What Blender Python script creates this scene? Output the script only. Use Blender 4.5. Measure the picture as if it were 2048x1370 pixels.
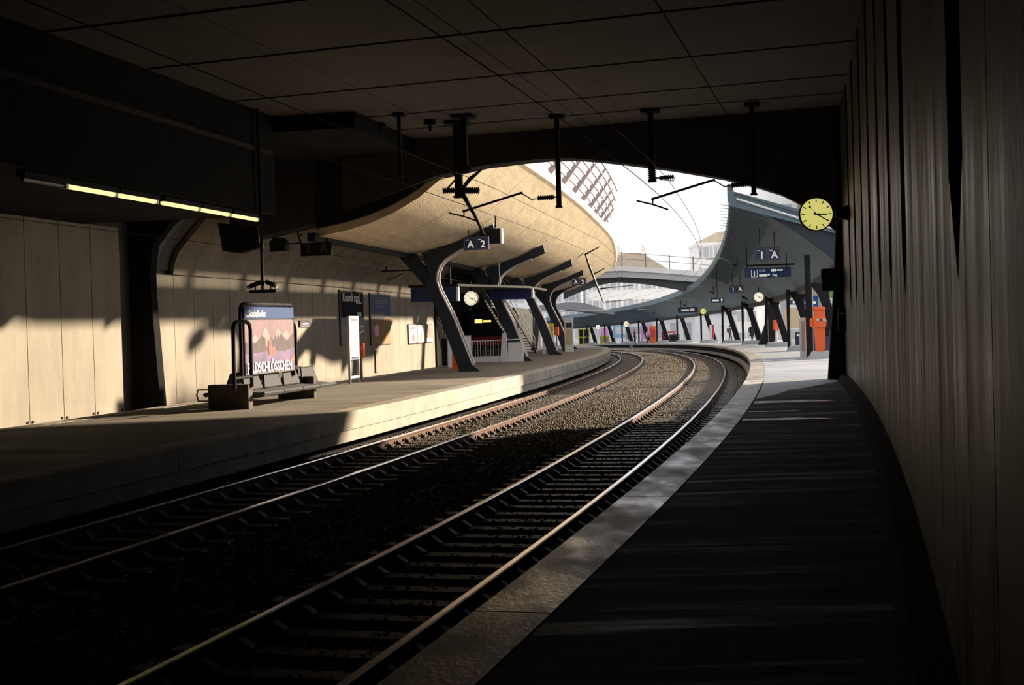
import bpy, bmesh, math, random
import numpy as np
from mathutils import Vector, Matrix, Euler

random.seed(7); rng = np.random.default_rng(7)
for o in list(bpy.data.objects): bpy.data.objects.remove(o)
scn = bpy.context.scene
COL = scn.collection
R = math.radians

# ------------------------------------------------------------------ camera
CAM_Z = 2.388
pit = math.atan((647.85 - 685.0) / 2600.0)
roll = 0.02853
cam_d = bpy.data.cameras.new('camera'); cam = bpy.data.objects.new('camera', cam_d); COL.objects.link(cam)
cam_d.sensor_width = 36.0; cam_d.lens = 36.0 * 2600.0 / 2048.0
cam_d.clip_start = 0.05; cam_d.clip_end = 2000
F = Vector((0, math.cos(pit), math.sin(pit))); U0 = Vector((0, -math.sin(pit), math.cos(pit))); R0 = Vector((1, 0, 0))
cx = R0 * math.cos(roll) - U0 * math.sin(roll); cy = R0 * math.sin(roll) + U0 * math.cos(roll); cz = -F
cam.matrix_world = Matrix(((cx.x, cy.x, cz.x, 0), (cx.y, cy.y, cz.y, 0), (cx.z, cy.z, cz.z, CAM_Z), (0, 0, 0, 1)))
scn.camera = cam

# ------------------------------------------------------------------ sky, sun, exposure
SUN_AZ, SUN_EL = R(37), R(16.5)          # azimuth from +X towards +Y
world = bpy.data.worlds.new('world'); scn.world = world; world.use_nodes = True
wn = world.node_tree.nodes; wl = world.node_tree.links
bg = wn['Background']; bg.inputs['Color'].default_value = (0.93, 0.95, 1.0, 1); bg.inputs['Strength'].default_value = 1.15
sun_d = bpy.data.lights.new('sun', 'SUN'); sun = bpy.data.objects.new('sun', sun_d); COL.objects.link(sun)
sun_d.energy = 14.0; sun_d.color = (1.0, 0.84, 0.62); sun_d.angle = R(2.0)
sd = Vector((math.cos(SUN_AZ) * math.cos(SUN_EL), math.sin(SUN_AZ) * math.cos(SUN_EL), math.sin(SUN_EL)))
sun.rotation_euler = sd.to_track_quat('Z', 'Y').to_euler(); sun.location = (60, 60, 60)
vs = scn.view_settings; vs.view_transform = 'Standard'; vs.look = 'None'; vs.exposure = 0.0; vs.gamma = 1.0; vs.use_curve_mapping = False
scn.cycles.use_denoising = True
scn.cycles.max_bounces = 10; scn.cycles.diffuse_bounces = 6
scn.cycles.sample_clamp_indirect = 6.0

# ------------------------------------------------------------------ the curved track as a coordinate system
KN = np.array([-30, 0, 30, 60, 90, 120, 150, 180, 220, 300.])
KS = np.array([0.003345, 0.002493, 0.001671, 0.002281, 0.002817, 0.003503, 0.004157, 0.004786, 0.005399, 0.006003])
S = np.linspace(-30, 300, 1600); _ds = S[1] - S[0]; _i0 = int(np.argmin(abs(S)))
TH = np.cumsum(np.interp(S, KN, KS)) * _ds; TH = TH - TH[_i0] - 0.26373
PX = np.cumsum(-np.sin(TH)) * _ds; PY = np.cumsum(np.cos(TH)) * _ds
PX = PX - PX[_i0] - 1.64475; PY = PY - PY[_i0] + 10
ZP = -0.0057252 / 100 * np.maximum(S - 14.26, 0) ** 2
def th(s): return float(np.interp(s, S, TH))
def W(s, o, z=0.0):                      # s along the track, o to its right, z above the rail there
    t = np.interp(s, S, TH)
    return (float(np.interp(s, S, PX) + o * math.cos(t)), float(np.interp(s, S, PY) + o * math.sin(t)), float(z + np.interp(s, S, ZP)))
PL = 0.61                                # platform height above the rail

# ------------------------------------------------------------------ materials
MATS = {}
def mat(name, col, rough=0.6, metal=0.0, noise=0.0, scale=3.0, stretch=(1, 1, 1), bump=0.0, bscale=None, emit=None, estr=1.0, spec=None, coat=0.0, rvar=0.0, dirt=None, rr=None, blotch=0.0):
    m = bpy.data.materials.new(name); m.use_nodes = True; MATS[name] = m
    nt = m.node_tree; N = nt.nodes; L = nt.links; b = N['Principled BSDF']
    b.inputs['Base Color'].default_value = (*col, 1); b.inputs['Roughness'].default_value = rough; b.inputs['Metallic'].default_value = metal
    if spec is not None: b.inputs['Specular IOR Level'].default_value = spec
    if coat: b.inputs['Coat Weight'].default_value = coat
    if emit: b.inputs['Emission Color'].default_value = (*emit, 1); b.inputs['Emission Strength'].default_value = estr
    if noise or bump or rvar:
        g = N.new('ShaderNodeNewGeometry'); mp = N.new('ShaderNodeMapping'); mp.inputs['Scale'].default_value = stretch
        L.new(g.outputs['Position'], mp.inputs['Vector'])
        nz = N.new('ShaderNodeTexNoise'); nz.inputs['Scale'].default_value = scale; nz.inputs['Detail'].default_value = 6; nz.inputs['Roughness'].default_value = 0.6
        L.new(mp.outputs['Vector'], nz.inputs['Vector'])
        if noise:
            rp = N.new('ShaderNodeValToRGB'); rp.color_ramp.elements[0].position = 0.3; rp.color_ramp.elements[1].position = 0.72
            d = dirt or tuple(c * (1 - noise) for c in col)
            rp.color_ramp.elements[0].color = (*d, 1); rp.color_ramp.elements[1].color = (*[min(1, c * (1 + noise * 0.6)) for c in col], 1)
            L.new(nz.outputs['Fac'], rp.inputs['Fac']); L.new(rp.outputs['Color'], b.inputs['Base Color'])
        if blotch:
            n3 = N.new('ShaderNodeTexNoise'); n3.inputs['Scale'].default_value = scale * .28; n3.inputs['Detail'].default_value = 4; L.new(g.outputs['Position'], n3.inputs['Vector'])
            m3 = N.new('ShaderNodeMapRange'); m3.inputs['From Min'].default_value = 0.38; m3.inputs['From Max'].default_value = 0.66; m3.inputs['To Min'].default_value = 1 - blotch; m3.inputs['To Max'].default_value = 1 + blotch
            L.new(n3.outputs['Fac'], m3.inputs['Value'])
            mx = N.new('ShaderNodeVectorMath'); mx.operation = 'SCALE'; L.new(rp.outputs['Color'], mx.inputs[0]); L.new(m3.outputs['Result'], mx.inputs['Scale']); L.new(mx.outputs['Vector'], b.inputs['Base Color'])
        if rr:
            mr = N.new('ShaderNodeMapRange')
            for k_, v_ in zip(('From Min', 'From Max', 'To Min', 'To Max'), rr): mr.inputs[k_].default_value = v_
            L.new(nz.outputs['Fac'], mr.inputs['Value']); L.new(mr.outputs['Result'], b.inputs['Roughness'])
        if rvar:
            mr = N.new('ShaderNodeMapRange'); mr.inputs['From Min'].default_value = 0.35; mr.inputs['From Max'].default_value = 0.65
            mr.inputs['To Min'].default_value = max(0.05, rough - rvar); mr.inputs['To Max'].default_value = min(1, rough + rvar)
            L.new(nz.outputs['Fac'], mr.inputs['Value']); L.new(mr.outputs['Result'], b.inputs['Roughness'])
        if bump:
            n2 = N.new('ShaderNodeTexNoise'); n2.inputs['Scale'].default_value = bscale or scale * 6; n2.inputs['Detail'].default_value = 4
            L.new(mp.outputs['Vector'], n2.inputs['Vector'])
            bp = N.new('ShaderNodeBump'); bp.inputs['Strength'].default_value = bump; bp.inputs['Distance'].default_value = 0.03
            L.new(n2.outputs['Fac'], bp.inputs['Height']); L.new(bp.outputs['Normal'], b.inputs['Normal'])
    return m

M = dict(
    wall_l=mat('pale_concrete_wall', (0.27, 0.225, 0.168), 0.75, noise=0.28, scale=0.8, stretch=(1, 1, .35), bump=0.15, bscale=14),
    wall_b=mat('joint_shadow_concrete', (0.10, 0.09, 0.08), 0.9),
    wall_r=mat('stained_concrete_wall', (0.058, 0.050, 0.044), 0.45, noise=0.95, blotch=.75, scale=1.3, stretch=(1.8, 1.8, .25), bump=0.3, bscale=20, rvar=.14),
    ceil=mat('ceiling_concrete', (0.10, 0.087, 0.074), 0.85, noise=0.25, scale=0.7, bump=0.15, bscale=10),
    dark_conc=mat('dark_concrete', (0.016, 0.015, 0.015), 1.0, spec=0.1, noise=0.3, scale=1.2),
    arch=mat('portal_concrete', (0.045, 0.043, 0.043), 0.95, spec=0.15, noise=0.25, scale=1.0, bump=.1),
    shell=mat('board_marked_concrete', (0.74, 0.59, 0.39), 0.7, noise=0.22, scale=1.2, stretch=(2.5, .35, 2.5), bump=0.25, bscale=9),
    coping=mat('coping_concrete', (0.27, 0.25, 0.225), 0.62, noise=0.5, scale=1.6, bump=0.3, bscale=25, rvar=.15),
    glossy=mat('glossy_asphalt', (0.03, 0.03, 0.033), 0.2, noise=.4, scale=2, rvar=.08),
    coping_t=mat('brightened_tunnel_coping', (0.66, 0.62, 0.57), 0.38, spec=.6, noise=0.75, scale=1.5, stretch=(1.2, .6, 1), bump=0.18, bscale=25, rvar=.15),  # lightened in colour to stand in for sky sheen, over dirt mottling
    coping_l=mat('coping_concrete_dry', (0.36, 0.315, 0.25), 0.75, noise=0.35, scale=1.3, bump=0.2, bscale=20),
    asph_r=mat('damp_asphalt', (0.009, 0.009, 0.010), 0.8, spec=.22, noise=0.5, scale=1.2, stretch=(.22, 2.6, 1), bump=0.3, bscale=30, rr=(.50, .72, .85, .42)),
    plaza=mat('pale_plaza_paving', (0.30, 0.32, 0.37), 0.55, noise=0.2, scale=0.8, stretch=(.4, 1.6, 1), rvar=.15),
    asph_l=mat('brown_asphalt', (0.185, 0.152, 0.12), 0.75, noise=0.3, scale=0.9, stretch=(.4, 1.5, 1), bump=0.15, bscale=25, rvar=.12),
    rail_top=mat('polished_rail_steel', (0.85, 0.78, 0.75), 0.2, 1.0),
    rail_side=mat('rusty_rail_steel', (0.13, 0.062, 0.04), 0.8, 0.0, spec=.2, noise=.3, scale=6),
    sleeper=mat('tarred_sleeper', (0.03, 0.027, 0.025), 0.55, noise=.4, scale=5, bump=.3),
    stone=mat('ballast_stone', (0.17, 0.135, 0.098), 0.85, noise=0.65, scale=9.0),
    bed=mat('ballast_bed', (0.09, 0.07, 0.052), 0.95, noise=0.6, scale=14.0, bump=.8, bscale=30),
    steel=mat('dark_blue_grey_paint', (0.026, 0.032, 0.044), 0.6, spec=0.3),
    steel_sunlit=mat('sunlit_edge_tint', (0.6, 0.52, 0.48), 0.5),
    black=mat('black_metal', (0.012, 0.012, 0.014), 0.8, spec=0.2),
    grey=mat('grey_metal', (0.26, 0.265, 0.275), 0.5),
    grey_dk=mat('stair_tread_grey', (0.10, 0.09, 0.08), 0.8, spec=.2),
    lgrey=mat('light_grey_metal', (0.50, 0.50, 0.51), 0.5),
    galv=mat('galvanised_steel', (0.42, 0.43, 0.42), 0.4, .5),
    canopy=mat('blue_grey_roof_sheet', (0.10, 0.155, 0.185), 0.6, noise=.15, scale=1.0),
    canopy_dk=mat('dark_roof_edge', (0.06, 0.075, 0.08), 0.6),
    brownb=mat('weathered_brown_beam', (0.06, 0.052, 0.042), 0.8, noise=.4, scale=4),
    white=mat('white_paint', (0.80, 0.79, 0.78), 0.5),
    offwhite=mat('offwhite_render', (0.86, 0.84, 0.81), 0.8, noise=.08, scale=1.5),
    pinkish=mat('pale_trellis_paint', (0.40, 0.33, 0.33), 0.6),
    orange=mat('orange_enamel', (0.80, 0.115, 0.018), 0.4),
    red=mat('red_enamel', (0.62, 0.035, 0.035), 0.4),
    dkred=mat('dark_red_train_paint', (0.30, 0.012, 0.016), 0.3),
    yellow=mat('yellow_print', (0.85, 0.72, 0.05), 0.5),
    navy=mat('navy_enamel', (0.020, 0.032, 0.10), 0.35),
    blue=mat('blue_enamel', (0.022, 0.032, 0.17), 0.4),
    signblue=mat('sign_blue', (0.018, 0.055, 0.17), 0.7, spec=.2),
    binblue=mat('bin_blue', (0.015, 0.03, 0.10), 0.4),
    glass=mat('dark_window_glass', (0.02, 0.025, 0.03), 0.08, spec=.8),
    windowp=mat('pale_window_glass', (0.42, 0.44, 0.47), 0.2),
    tan=mat('tan_print', (0.62, 0.47, 0.30), 0.6),
    pink=mat('pink_print', (0.75, 0.36, 0.66), 0.5),
    lblue=mat('light_blue_print', (0.33, 0.58, 0.76), 0.5),
    roof=mat('beige_roof_tiles', (0.46, 0.37, 0.27), 0.8, noise=.2, scale=2),
    green=mat('clipped_green', (0.10, 0.20, 0.05), 0.8, noise=.4, scale=3),
    moss=mat('weed_green', (0.04, 0.12, 0.03), 0.8, noise=.4, scale=6),
    tube=mat('fluorescent_tube', (0.9, 0.9, 0.7), 0.4, emit=(1.0, 0.85, 0.32), estr=1.3),
    tube_off=mat('unlit_tube', (0.09, 0.085, 0.06), 0.4),
    clock_y=mat('lit_yellow_dial', (0.7, 0.65, 0.2), 0.4, emit=(0.80, 0.74, 0.21), estr=0.78),
    clock_w=mat('lit_white_dial', (0.8, 0.78, 0.7), 0.4, emit=(1.0, 0.9, 0.66), estr=0.8),
    display=mat('lit_amber_display', (0.8, 0.6, 0.2), 0.4, emit=(1.0, 0.62, 0.16), estr=1.6),
    lettering=mat('white_lettering', (0.82, 0.80, 0.76), 0.5),
    sign_letter=mat('backlit_lettering', (0.8, 0.8, 0.76), 0.5, emit=(0.9, 0.88, 0.8), estr=0.35),
    skin=mat('skin', (0.50, 0.30, 0.21), 0.6), hair=mat('dark_hair', (0.02, 0.015, 0.012), 0.6),
    cloth_black=mat('black_wool', (0.018, 0.013, 0.014), 0.9), cloth_white=mat('white_cotton', (0.75, 0.74, 0.76), 0.9),
    cloth_teal=mat('teal_nylon', (0.07, 0.12, 0.13), 0.8), cloth_maroon=mat('maroon_knit', (0.12, 0.03, 0.05), 0.9), denim=mat('denim', (0.05, 0.07, 0.14), 0.9),
    mesh_metal=mat('perforated_grey_metal', (0.10, 0.10, 0.105), 0.85, 0.0, spec=0.15),
    bench_conc=mat('bench_block_concrete', (0.085, 0.072, 0.058), 0.85, noise=.3, scale=4),
    brownplate=mat('brown_plate', (0.25, 0.16, 0.10), 0.6),
    frame_br=mat('dark_poster_frame', (0.10, 0.055, 0.04), 0.5),
    p_violet=mat('print_violet', (0.20, 0.125, 0.22), 0.7, noise=.45, scale=2.2, dirt=(0.12, 0.10, 0.17), spec=.2),
    p_rose=mat('print_rose', (0.28, 0.15, 0.165), 0.7, noise=.3, scale=2.5, dirt=(0.19, 0.14, 0.18), spec=.2),
    p_mount=mat('print_mountain', (0.11, 0.08, 0.088), 0.7, spec=.2, noise=.3, scale=5),
    p_snow=mat('print_snow', (0.40, 0.29, 0.28), 0.7, spec=.2, noise=.25, scale=6),
    p_brick=mat('print_brick', (0.30, 0.13, 0.12), 0.7, spec=.2, noise=.3, scale=8),
    p_night=mat('print_night_blue', (0.006, 0.008, 0.016), 0.8, spec=.1, noise=.3, scale=.5, dirt=(0.01, 0.012, 0.016)),
    p_dusk=mat('print_dusk_blue', (0.03, 0.045, 0.12), 0.4),
    p_ground=mat('print_ground', (0.22, 0.17, 0.11), 0.5, noise=.3, scale=3),
    p_sky=mat('print_sky_blue', (0.06, 0.10, 0.19), 0.7, spec=.2),
    p_wood=mat('print_ochre', (0.36, 0.24, 0.10), 0.7, spec=.2, noise=.7, scale=4, stretch=(2.5, 2.5, .6), dirt=(0.18, 0.09, 0.04)),
    p_hill=mat('print_dark_hill', (0.05, 0.035, 0.03), 0.5),
)

# ------------------------------------------------------------------ mesh helpers
class MB:
    def __init__(s): s.v = []; s.f = []; s.m = []
    def add(s, vs, fs, m=0):
        n = len(s.v); s.v.extend(tuple(v) for v in vs)
        for f in fs: s.f.append(tuple(i + n for i in f)); s.m.append(m)
        return s
    def box(s, x0, x1, y0, y1, z0, z1, m=0):
        v = [(x0, y0, z0), (x1, y0, z0), (x1, y1, z0), (x0, y1, z0), (x0, y0, z1), (x1, y0, z1), (x1, y1, z1), (x0, y1, z1)]
        return s.add(v, [(0, 3, 2, 1), (4, 5, 6, 7), (0, 1, 5, 4), (1, 2, 6, 5), (2, 3, 7, 6), (3, 0, 4, 7)], m)
    def bbox(s, x0, x1, y0, y1, z0, z1, b=.02, m=0):     # box with chamfered vertical edges and top
        p = [(x0 + b, y0), (x1 - b, y0), (x1, y0 + b), (x1, y1 - b), (x1 - b, y1), (x0 + b, y1), (x0, y1 - b), (x0, y0 + b)]
        q = [(x0 + b, y0 + b), (x1 - b, y0 + b), (x1 - b, y0 + b), (x1 - b, y1 - b), (x1 - b, y1 - b), (x0 + b, y1 - b), (x0 + b, y1 - b), (x0 + b, y0 + b)]
        v = [(a, c, z0) for a, c in p] + [(a, c, z1 - b) for a, c in p] + [(x0 + b, y0 + b, z1), (x1 - b, y0 + b, z1), (x1 - b, y1 - b, z1), (x0 + b, y1 - b, z1)]
        f = [tuple(range(7, -1, -1))] + [(i, (i + 1) % 8, 8 + (i + 1) % 8, 8 + i) for i in range(8)]
        f += [(16, 17, 18, 19), (8, 9, 17, 16), (9, 10, 17), (10, 11, 18, 17), (11, 12, 18), (12, 13, 19, 18), (13, 14, 19), (14, 15, 16, 19), (15, 8, 16)]
        return s.add(v, f, m)
    def prism(s, poly, fn, c0, c1, m=0):                 # polygon (a,b) extruded from c0 to c1; fn(a,b,c)->xyz
        n = len(poly)
        v = [fn(a, b, c0) for a, b in poly] + [fn(a, b, c1) for a, b in poly]
        f = [tuple(range(n - 1, -1, -1)), tuple(range(n, 2 * n))] + [(i, (i + 1) % n, n + (i + 1) % n, n + i) for i in range(n)]
        return s.add(v, f, m)
    def tube(s, pts, r, n=8, m=0, closed=False):
        pts = [Vector(p) for p in pts]; k = len(pts); rs = r if isinstance(r, (list, tuple)) else [r] * k
        vs = []; prev = None
        for i, p in enumerate(pts):
            a = pts[i - 1] if (i > 0 or closed) else p; b = pts[(i + 1) % k] if (i < k - 1 or closed) else p
            t = (b - a)
            t = t.normalized() if t.length > 1e-9 else Vector((0, 0, 1))
            if prev is None:
                ref = Vector((0, 0, 1)) if abs(t.z) < .9 else Vector((1, 0, 0)); u = t.cross(ref).normalized()
            else:
                u = prev - t * prev.dot(t); u = u.normalized() if u.length > 1e-6 else t.orthogonal().normalized()
            prev = u; w = t.cross(u)
            vs += [p + (u * math.cos(2 * math.pi * j / n) + w * math.sin(2 * math.pi * j / n)) * rs[i] for j in range(n)]
        fs = []
        for i in range(k if closed else k - 1):
            i2 = (i + 1) % k
            fs += [(i * n + j, i * n + (j + 1) % n, i2 * n + (j + 1) % n, i2 * n + j) for j in range(n)]
        if not closed: fs += [tuple(range(n - 1, -1, -1)), tuple((k - 1) * n + j for j in range(n))]
        return s.add(vs, fs, m)
    def lathe(s, prof, fn, n=24, m=0):                   # prof (r,h); fn(x,y,h)->xyz
        k = len(prof); vs = []
        for r, h in prof: vs += [fn(r * math.cos(2 * math.pi * j / n), r * math.sin(2 * math.pi * j / n), h) for j in range(n)]
        fs = [(i * n + j, i * n + (j + 1) % n, (i + 1) * n + (j + 1) % n, (i + 1) * n + j) for i in range(k - 1) for j in range(n)]
        fs += [tuple(range(n - 1, -1, -1)), tuple((k - 1) * n + j for j in range(n))]
        return s.add(vs, fs, m)
    def sweep(s, prof, ss, m=0, mats=None, caps=True, open_=False):   # closed profile [(off,z)] (or fn of s) along stations
        n = None; base = len(s.v)
        for q in ss:
            pr = prof(q) if callable(prof) else prof
            n = len(pr); s.v.extend(W(q, a, b) for a, b in pr)
        for i in range(len(ss) - 1):
            for j in range(n - 1 if open_ else n):
                s.f.append((base + i * n + j, base + i * n + (j + 1) % n, base + (i + 1) * n + (j + 1) % n, base + (i + 1) * n + j))
                s.m.append(mats[j] if mats else m)
        if caps and not open_:
            s.f.append(tuple(base + j for j in range(n - 1, -1, -1))); s.m.append(m)
            s.f.append(tuple(base + (len(ss) - 1) * n + j for j in range(n))); s.m.append(m)
        return s
    def mesh(s, name, mats, smooth=False, recalc=True):
        me = bpy.data.meshes.new(name); me.from_pydata(s.v, [], s.f)
        for x in (mats if isinstance(mats, (list, tuple)) else [mats]): me.materials.append(x)
        me.polygons.foreach_set('material_index', s.m)
        if recalc:
            bm = bmesh.new(); bm.from_mesh(me); bmesh.ops.recalc_face_normals(bm, faces=bm.faces); bm.to_mesh(me); bm.free()
        if smooth:
            me.polygons.foreach_set('use_smooth', [True] * len(me.polygons))
            try: me.set_sharp_from_angle(angle=R(35))
            except Exception: pass
        me.update(); return me
    def build(s, name, mats, parent=None, smooth=False, world=False, recalc=True):
        return link(name, s.mesh(name, mats, smooth, recalc), parent, world)
def link(name, me, parent=None, world=False):
    o = bpy.data.objects.new(name, me); COL.objects.link(o)
    if parent is not None:
        o.parent = parent
        if world: o.matrix_parent_inverse = parent_world(parent).inverted()
    return o
def parent_world(p):
    m = p.matrix_basis.copy()
    if p.parent: m = parent_world(p.parent) @ p.matrix_parent_inverse @ m
    return m
def tag(o, label=None, cat=None, group=None, kind=None):
    if label: o['label'] = label
    if cat: o['category'] = cat
    if group: o['group'] = group
    if kind: o['kind'] = kind
    return o
def thing(name, label, cat, loc, rz=0.0, group=None):
    o = bpy.data.objects.new(name, None); COL.objects.link(o); o.empty_display_size = .2
    o.location = loc; o.rotation_euler = (0, 0, rz)
    return tag(o, label, cat, group)
def at(name, label, cat, s, off, z=PL, group=None, rz=0.0): return thing(name, label, cat, W(s, off, z), th(s) + rz, group)
def struct(o): o['kind'] = 'structure'; return o
def copy_tree(o, parent=None):
    c = o.copy(); COL.objects.link(c)
    if parent is not None: c.parent = parent
    for ch in [k for k in o.children]: copy_tree(ch, c)
    return c
def dup(o, s, off, z, label, rz=0.0):
    c = copy_tree(o); c.location = W(s, off, z); c.rotation_euler = (0, 0, th(s) + rz); c['label'] = label
    return c
_tc = {}
def text_mesh(txt, size, bold=0.0, extrude=0.003, align='CENTER'):
    k = (txt, size, bold, extrude, align)
    if k not in _tc:
        cu = bpy.data.curves.new('t', 'FONT'); cu.body = txt; cu.size = size; cu.extrude = extrude; cu.offset = bold; cu.align_x = align; cu.align_y = 'CENTER'; cu.resolution_u = 3
        ob = bpy.data.objects.new('t', cu); COL.objects.link(ob)
        dg = bpy.context.evaluated_depsgraph_get(); me = bpy.data.meshes.new_from_object(ob.evaluated_get(dg))
        bpy.data.objects.remove(ob); bpy.data.curves.remove(cu); _tc[k] = me
    return _tc[k]
def text(name, txt, size, m, parent, loc, facing='-y', bold=0.0, sx=1.0, align='CENTER'):
    me = text_mesh(txt, size, bold, align=align).copy(); me.materials.clear(); me.materials.append(m)
    o = link(name, me, parent); o.location = loc
    o.rotation_euler = {'-y': (R(90), 0, 0), '+x': (R(90), 0, R(90)), '-x': (R(90), 0, R(-90)), '+y': (R(90), 0, R(180))}[facing]
    o.scale = (sx, 1, 1); return o
def rng_s(a, b, step): 
    n = max(1, int(math.ceil((b - a) / step))); return [a + (b - a) * i / n for i in range(n + 1)]
def XZ(a, b, c): return (a, c, b)        # polygon in the transverse plane, extruded along the track
def YZ(a, b, c): return (c, a, b)        # polygon in the along-track plane, extruded across

# ================================================================== SETTING
# ---- trackbed and ballast
mb = MB(); bedp = [(-17.0, -.42), (-12.3, -.42), (-6.6, -.40), (-6.3, -.24), (-5.3, -.2), (-3.4, -.2), (-2.3, -.13), (-1.2, -.2), (1.0, -.2), (1.55, -.26), (2.6, -.32)]
mb.sweep(bedp, rng_s(-25, 215, 2.5), open_=True)
bed = mb.build('floor', M['bed'], smooth=True, recalc=False); tag(bed, kind='structure')
ov = np.array([(1, 0, 0), (-1, 0, 0), (0, 1, 0), (0, -1, 0), (0, 0, 1), (0, 0, -1)], float)
of = np.array([(0, 2, 4), (2, 1, 4), (1, 3, 4), (3, 0, 4), (2, 0, 5), (1, 2, 5), (3, 1, 5), (0, 3, 5)])
def stones(n, s0, s1, size, pw):
    s = s0 + (s1 - s0) * rng.random(n) ** pw
    o = rng.uniform(-6.5, 1.75, n)
    keep = np.ones(n, bool)
    for c in (-.752, .752, -.752 - 4.595, .752 - 4.595): keep &= abs(o - c) > .10
    s, o = s[keep], o[keep]; n = len(s)
    zb = np.interp(o, [a for a, b in bedp], [b for a, b in bedp])
    t = np.interp(s, S, TH)
    c = np.stack([np.interp(s, S, PX) + o * np.cos(t), np.interp(s, S, PY) + o * np.sin(t), zb + .012 + np.interp(s, S, ZP)], 1)
    v = ov[None] * rng.uniform(.55, 1.25, (n, 6, 1)) * (size * rng.uniform(.7, 1.35, (n, 1, 1)))
    v[..., 2] *= .8
    a = rng.uniform(0, 6.28, n); b = rng.uniform(-.9, .9, n)
    ca, sa, cb, sb = (q[:, None] for q in (np.cos(a), np.sin(a), np.cos(b), np.sin(b)))
    x, y, z = v[..., 0], v[..., 1], v[..., 2]
    y, z = y * cb - z * sb, y * sb + z * cb
    x, y = x * ca - y * sa, x * sa + y * ca
    return (np.stack([x, y, z], 2) + c[:, None]).reshape(-1, 3), (of[None] + 6 * np.arange(n)[:, None, None]).reshape(-1, 3)
v1, f1 = stones(95000, -5, 62, .034, .9); v2, f2 = stones(26000, 60, 120, .055, .9)
V = np.concatenate([v1, v2]); Fc = np.concatenate([f1, f2 + len(v1)])
me = bpy.data.meshes.new('ballast'); me.vertices.add(len(V)); me.vertices.foreach_set('co', V.astype(np.float32).ravel())
me.loops.add(Fc.size); me.loops.foreach_set('vertex_index', Fc.ravel().astype(np.int32))
me.polygons.add(len(Fc)); me.polygons.foreach_set('loop_start', np.arange(0, Fc.size, 3, dtype=np.int32))
me.update(calc_edges=True); me.materials.append(M['stone'])
bal = bpy.data.objects.new('ballast', me); COL.objects.link(bal)
tag(bal, 'brown crushed stone ballast around and between the two tracks', 'ballast', kind='stuff')

# ---- platforms
rp = MB(); rp.sweep([(2.33, PL), (4.62, PL), (4.62, -.5), (2.33, -.5)], rng_s(-25, 27.6, 2)); 
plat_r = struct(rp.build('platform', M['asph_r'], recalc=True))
pz = MB(); pz.sweep([(2.33, PL), (70, PL), (70, -.5), (2.33, -.5)], rng_s(27.6, 250, 4)); struct(pz.build('platform', M['plaza']))
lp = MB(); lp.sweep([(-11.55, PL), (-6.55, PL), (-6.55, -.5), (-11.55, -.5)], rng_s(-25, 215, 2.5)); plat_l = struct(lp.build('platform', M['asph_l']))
def copings(parent, o_edge, o_in, s0, s1, step, m, first=None, dep=.38):
    d = 1 if o_in > o_edge else -1
    k = first if first is not None else s0
    while k < s1:
        e = min(k + step, s1)
        c = MB(); t = PL + .006
        c.sweep([(o_edge, t - .03), (o_edge + d * .03, t), (o_in - d * .012, t), (o_in - d * .012, t - dep - .02), (o_edge, t - dep)], rng_s(k + .012, e - .012, 1.5))
        c.build('coping_stone', m, parent)
        k = e
copings(plat_r, 1.8, 2.33, -12, 27.6, 5.2, M['coping_t'], dep=.14); copings(plat_r, 1.8, 2.33, 27.6, 215, 6.0, M['coping'], dep=.14)
copings(plat_l, -6.05, -6.55, -15, 215, 6.0, M['coping_l']); copings(plat_l, -12.05, -11.55, 0, 130, 8.0, M['coping_l'])
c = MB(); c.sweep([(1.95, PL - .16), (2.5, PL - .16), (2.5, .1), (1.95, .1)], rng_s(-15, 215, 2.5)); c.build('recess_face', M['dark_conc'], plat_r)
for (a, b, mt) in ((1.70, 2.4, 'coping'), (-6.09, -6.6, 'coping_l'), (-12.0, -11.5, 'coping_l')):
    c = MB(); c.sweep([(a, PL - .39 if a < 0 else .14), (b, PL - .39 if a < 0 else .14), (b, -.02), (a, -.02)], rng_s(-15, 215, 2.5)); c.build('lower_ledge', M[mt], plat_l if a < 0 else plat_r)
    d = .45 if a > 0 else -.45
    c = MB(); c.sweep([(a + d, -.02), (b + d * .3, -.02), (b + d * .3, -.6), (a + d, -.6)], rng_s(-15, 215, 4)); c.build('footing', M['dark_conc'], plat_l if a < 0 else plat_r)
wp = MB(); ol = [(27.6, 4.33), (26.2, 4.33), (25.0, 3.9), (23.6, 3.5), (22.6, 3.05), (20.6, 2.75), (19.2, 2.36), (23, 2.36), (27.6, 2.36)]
wp.prism(ol, lambda q, o, z: W(q, o, z), PL - .01, PL + .004); wp.build('sunlit_floor_patch', M['plaza'], plat_r)  # pale patch painted on the floor as sunlight reaching into the tunnel
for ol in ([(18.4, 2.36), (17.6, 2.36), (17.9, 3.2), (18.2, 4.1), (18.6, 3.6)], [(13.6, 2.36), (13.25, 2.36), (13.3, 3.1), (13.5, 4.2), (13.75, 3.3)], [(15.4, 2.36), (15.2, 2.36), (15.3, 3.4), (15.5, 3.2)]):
    wp = MB(); wp.prism(ol, lambda q, o, z: W(q, o, z), PL - .01, PL + .004); wp.build('glossy_streak', M['glossy'], plat_r)  # low-roughness asphalt streaks laid over the platform floor
# weeds at the foot of the right platform edge
w = MB()
for k in range(260):
    s = random.choice([random.gauss(62, 3.5), random.gauss(78, 5), random.gauss(52, 3)]); o = random.uniform(1.35, 1.85); x, y, z = W(s, o, -.28); h = random.uniform(.05, .16)
    a = random.uniform(0, 6.28); dx, dy = .05 * math.cos(a), .05 * math.sin(a)
    w.add([(x - dx, y - dy, z), (x + dx, y + dy, z), (x + dx * .4 + random.uniform(-.06, .06), y + dy * .4, z + h)], [(0, 1, 2)])
tag(w.build('weeds', M['moss'], recalc=False), 'small green weeds growing at the foot of the right platform edge', 'weeds', kind='stuff')

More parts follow.
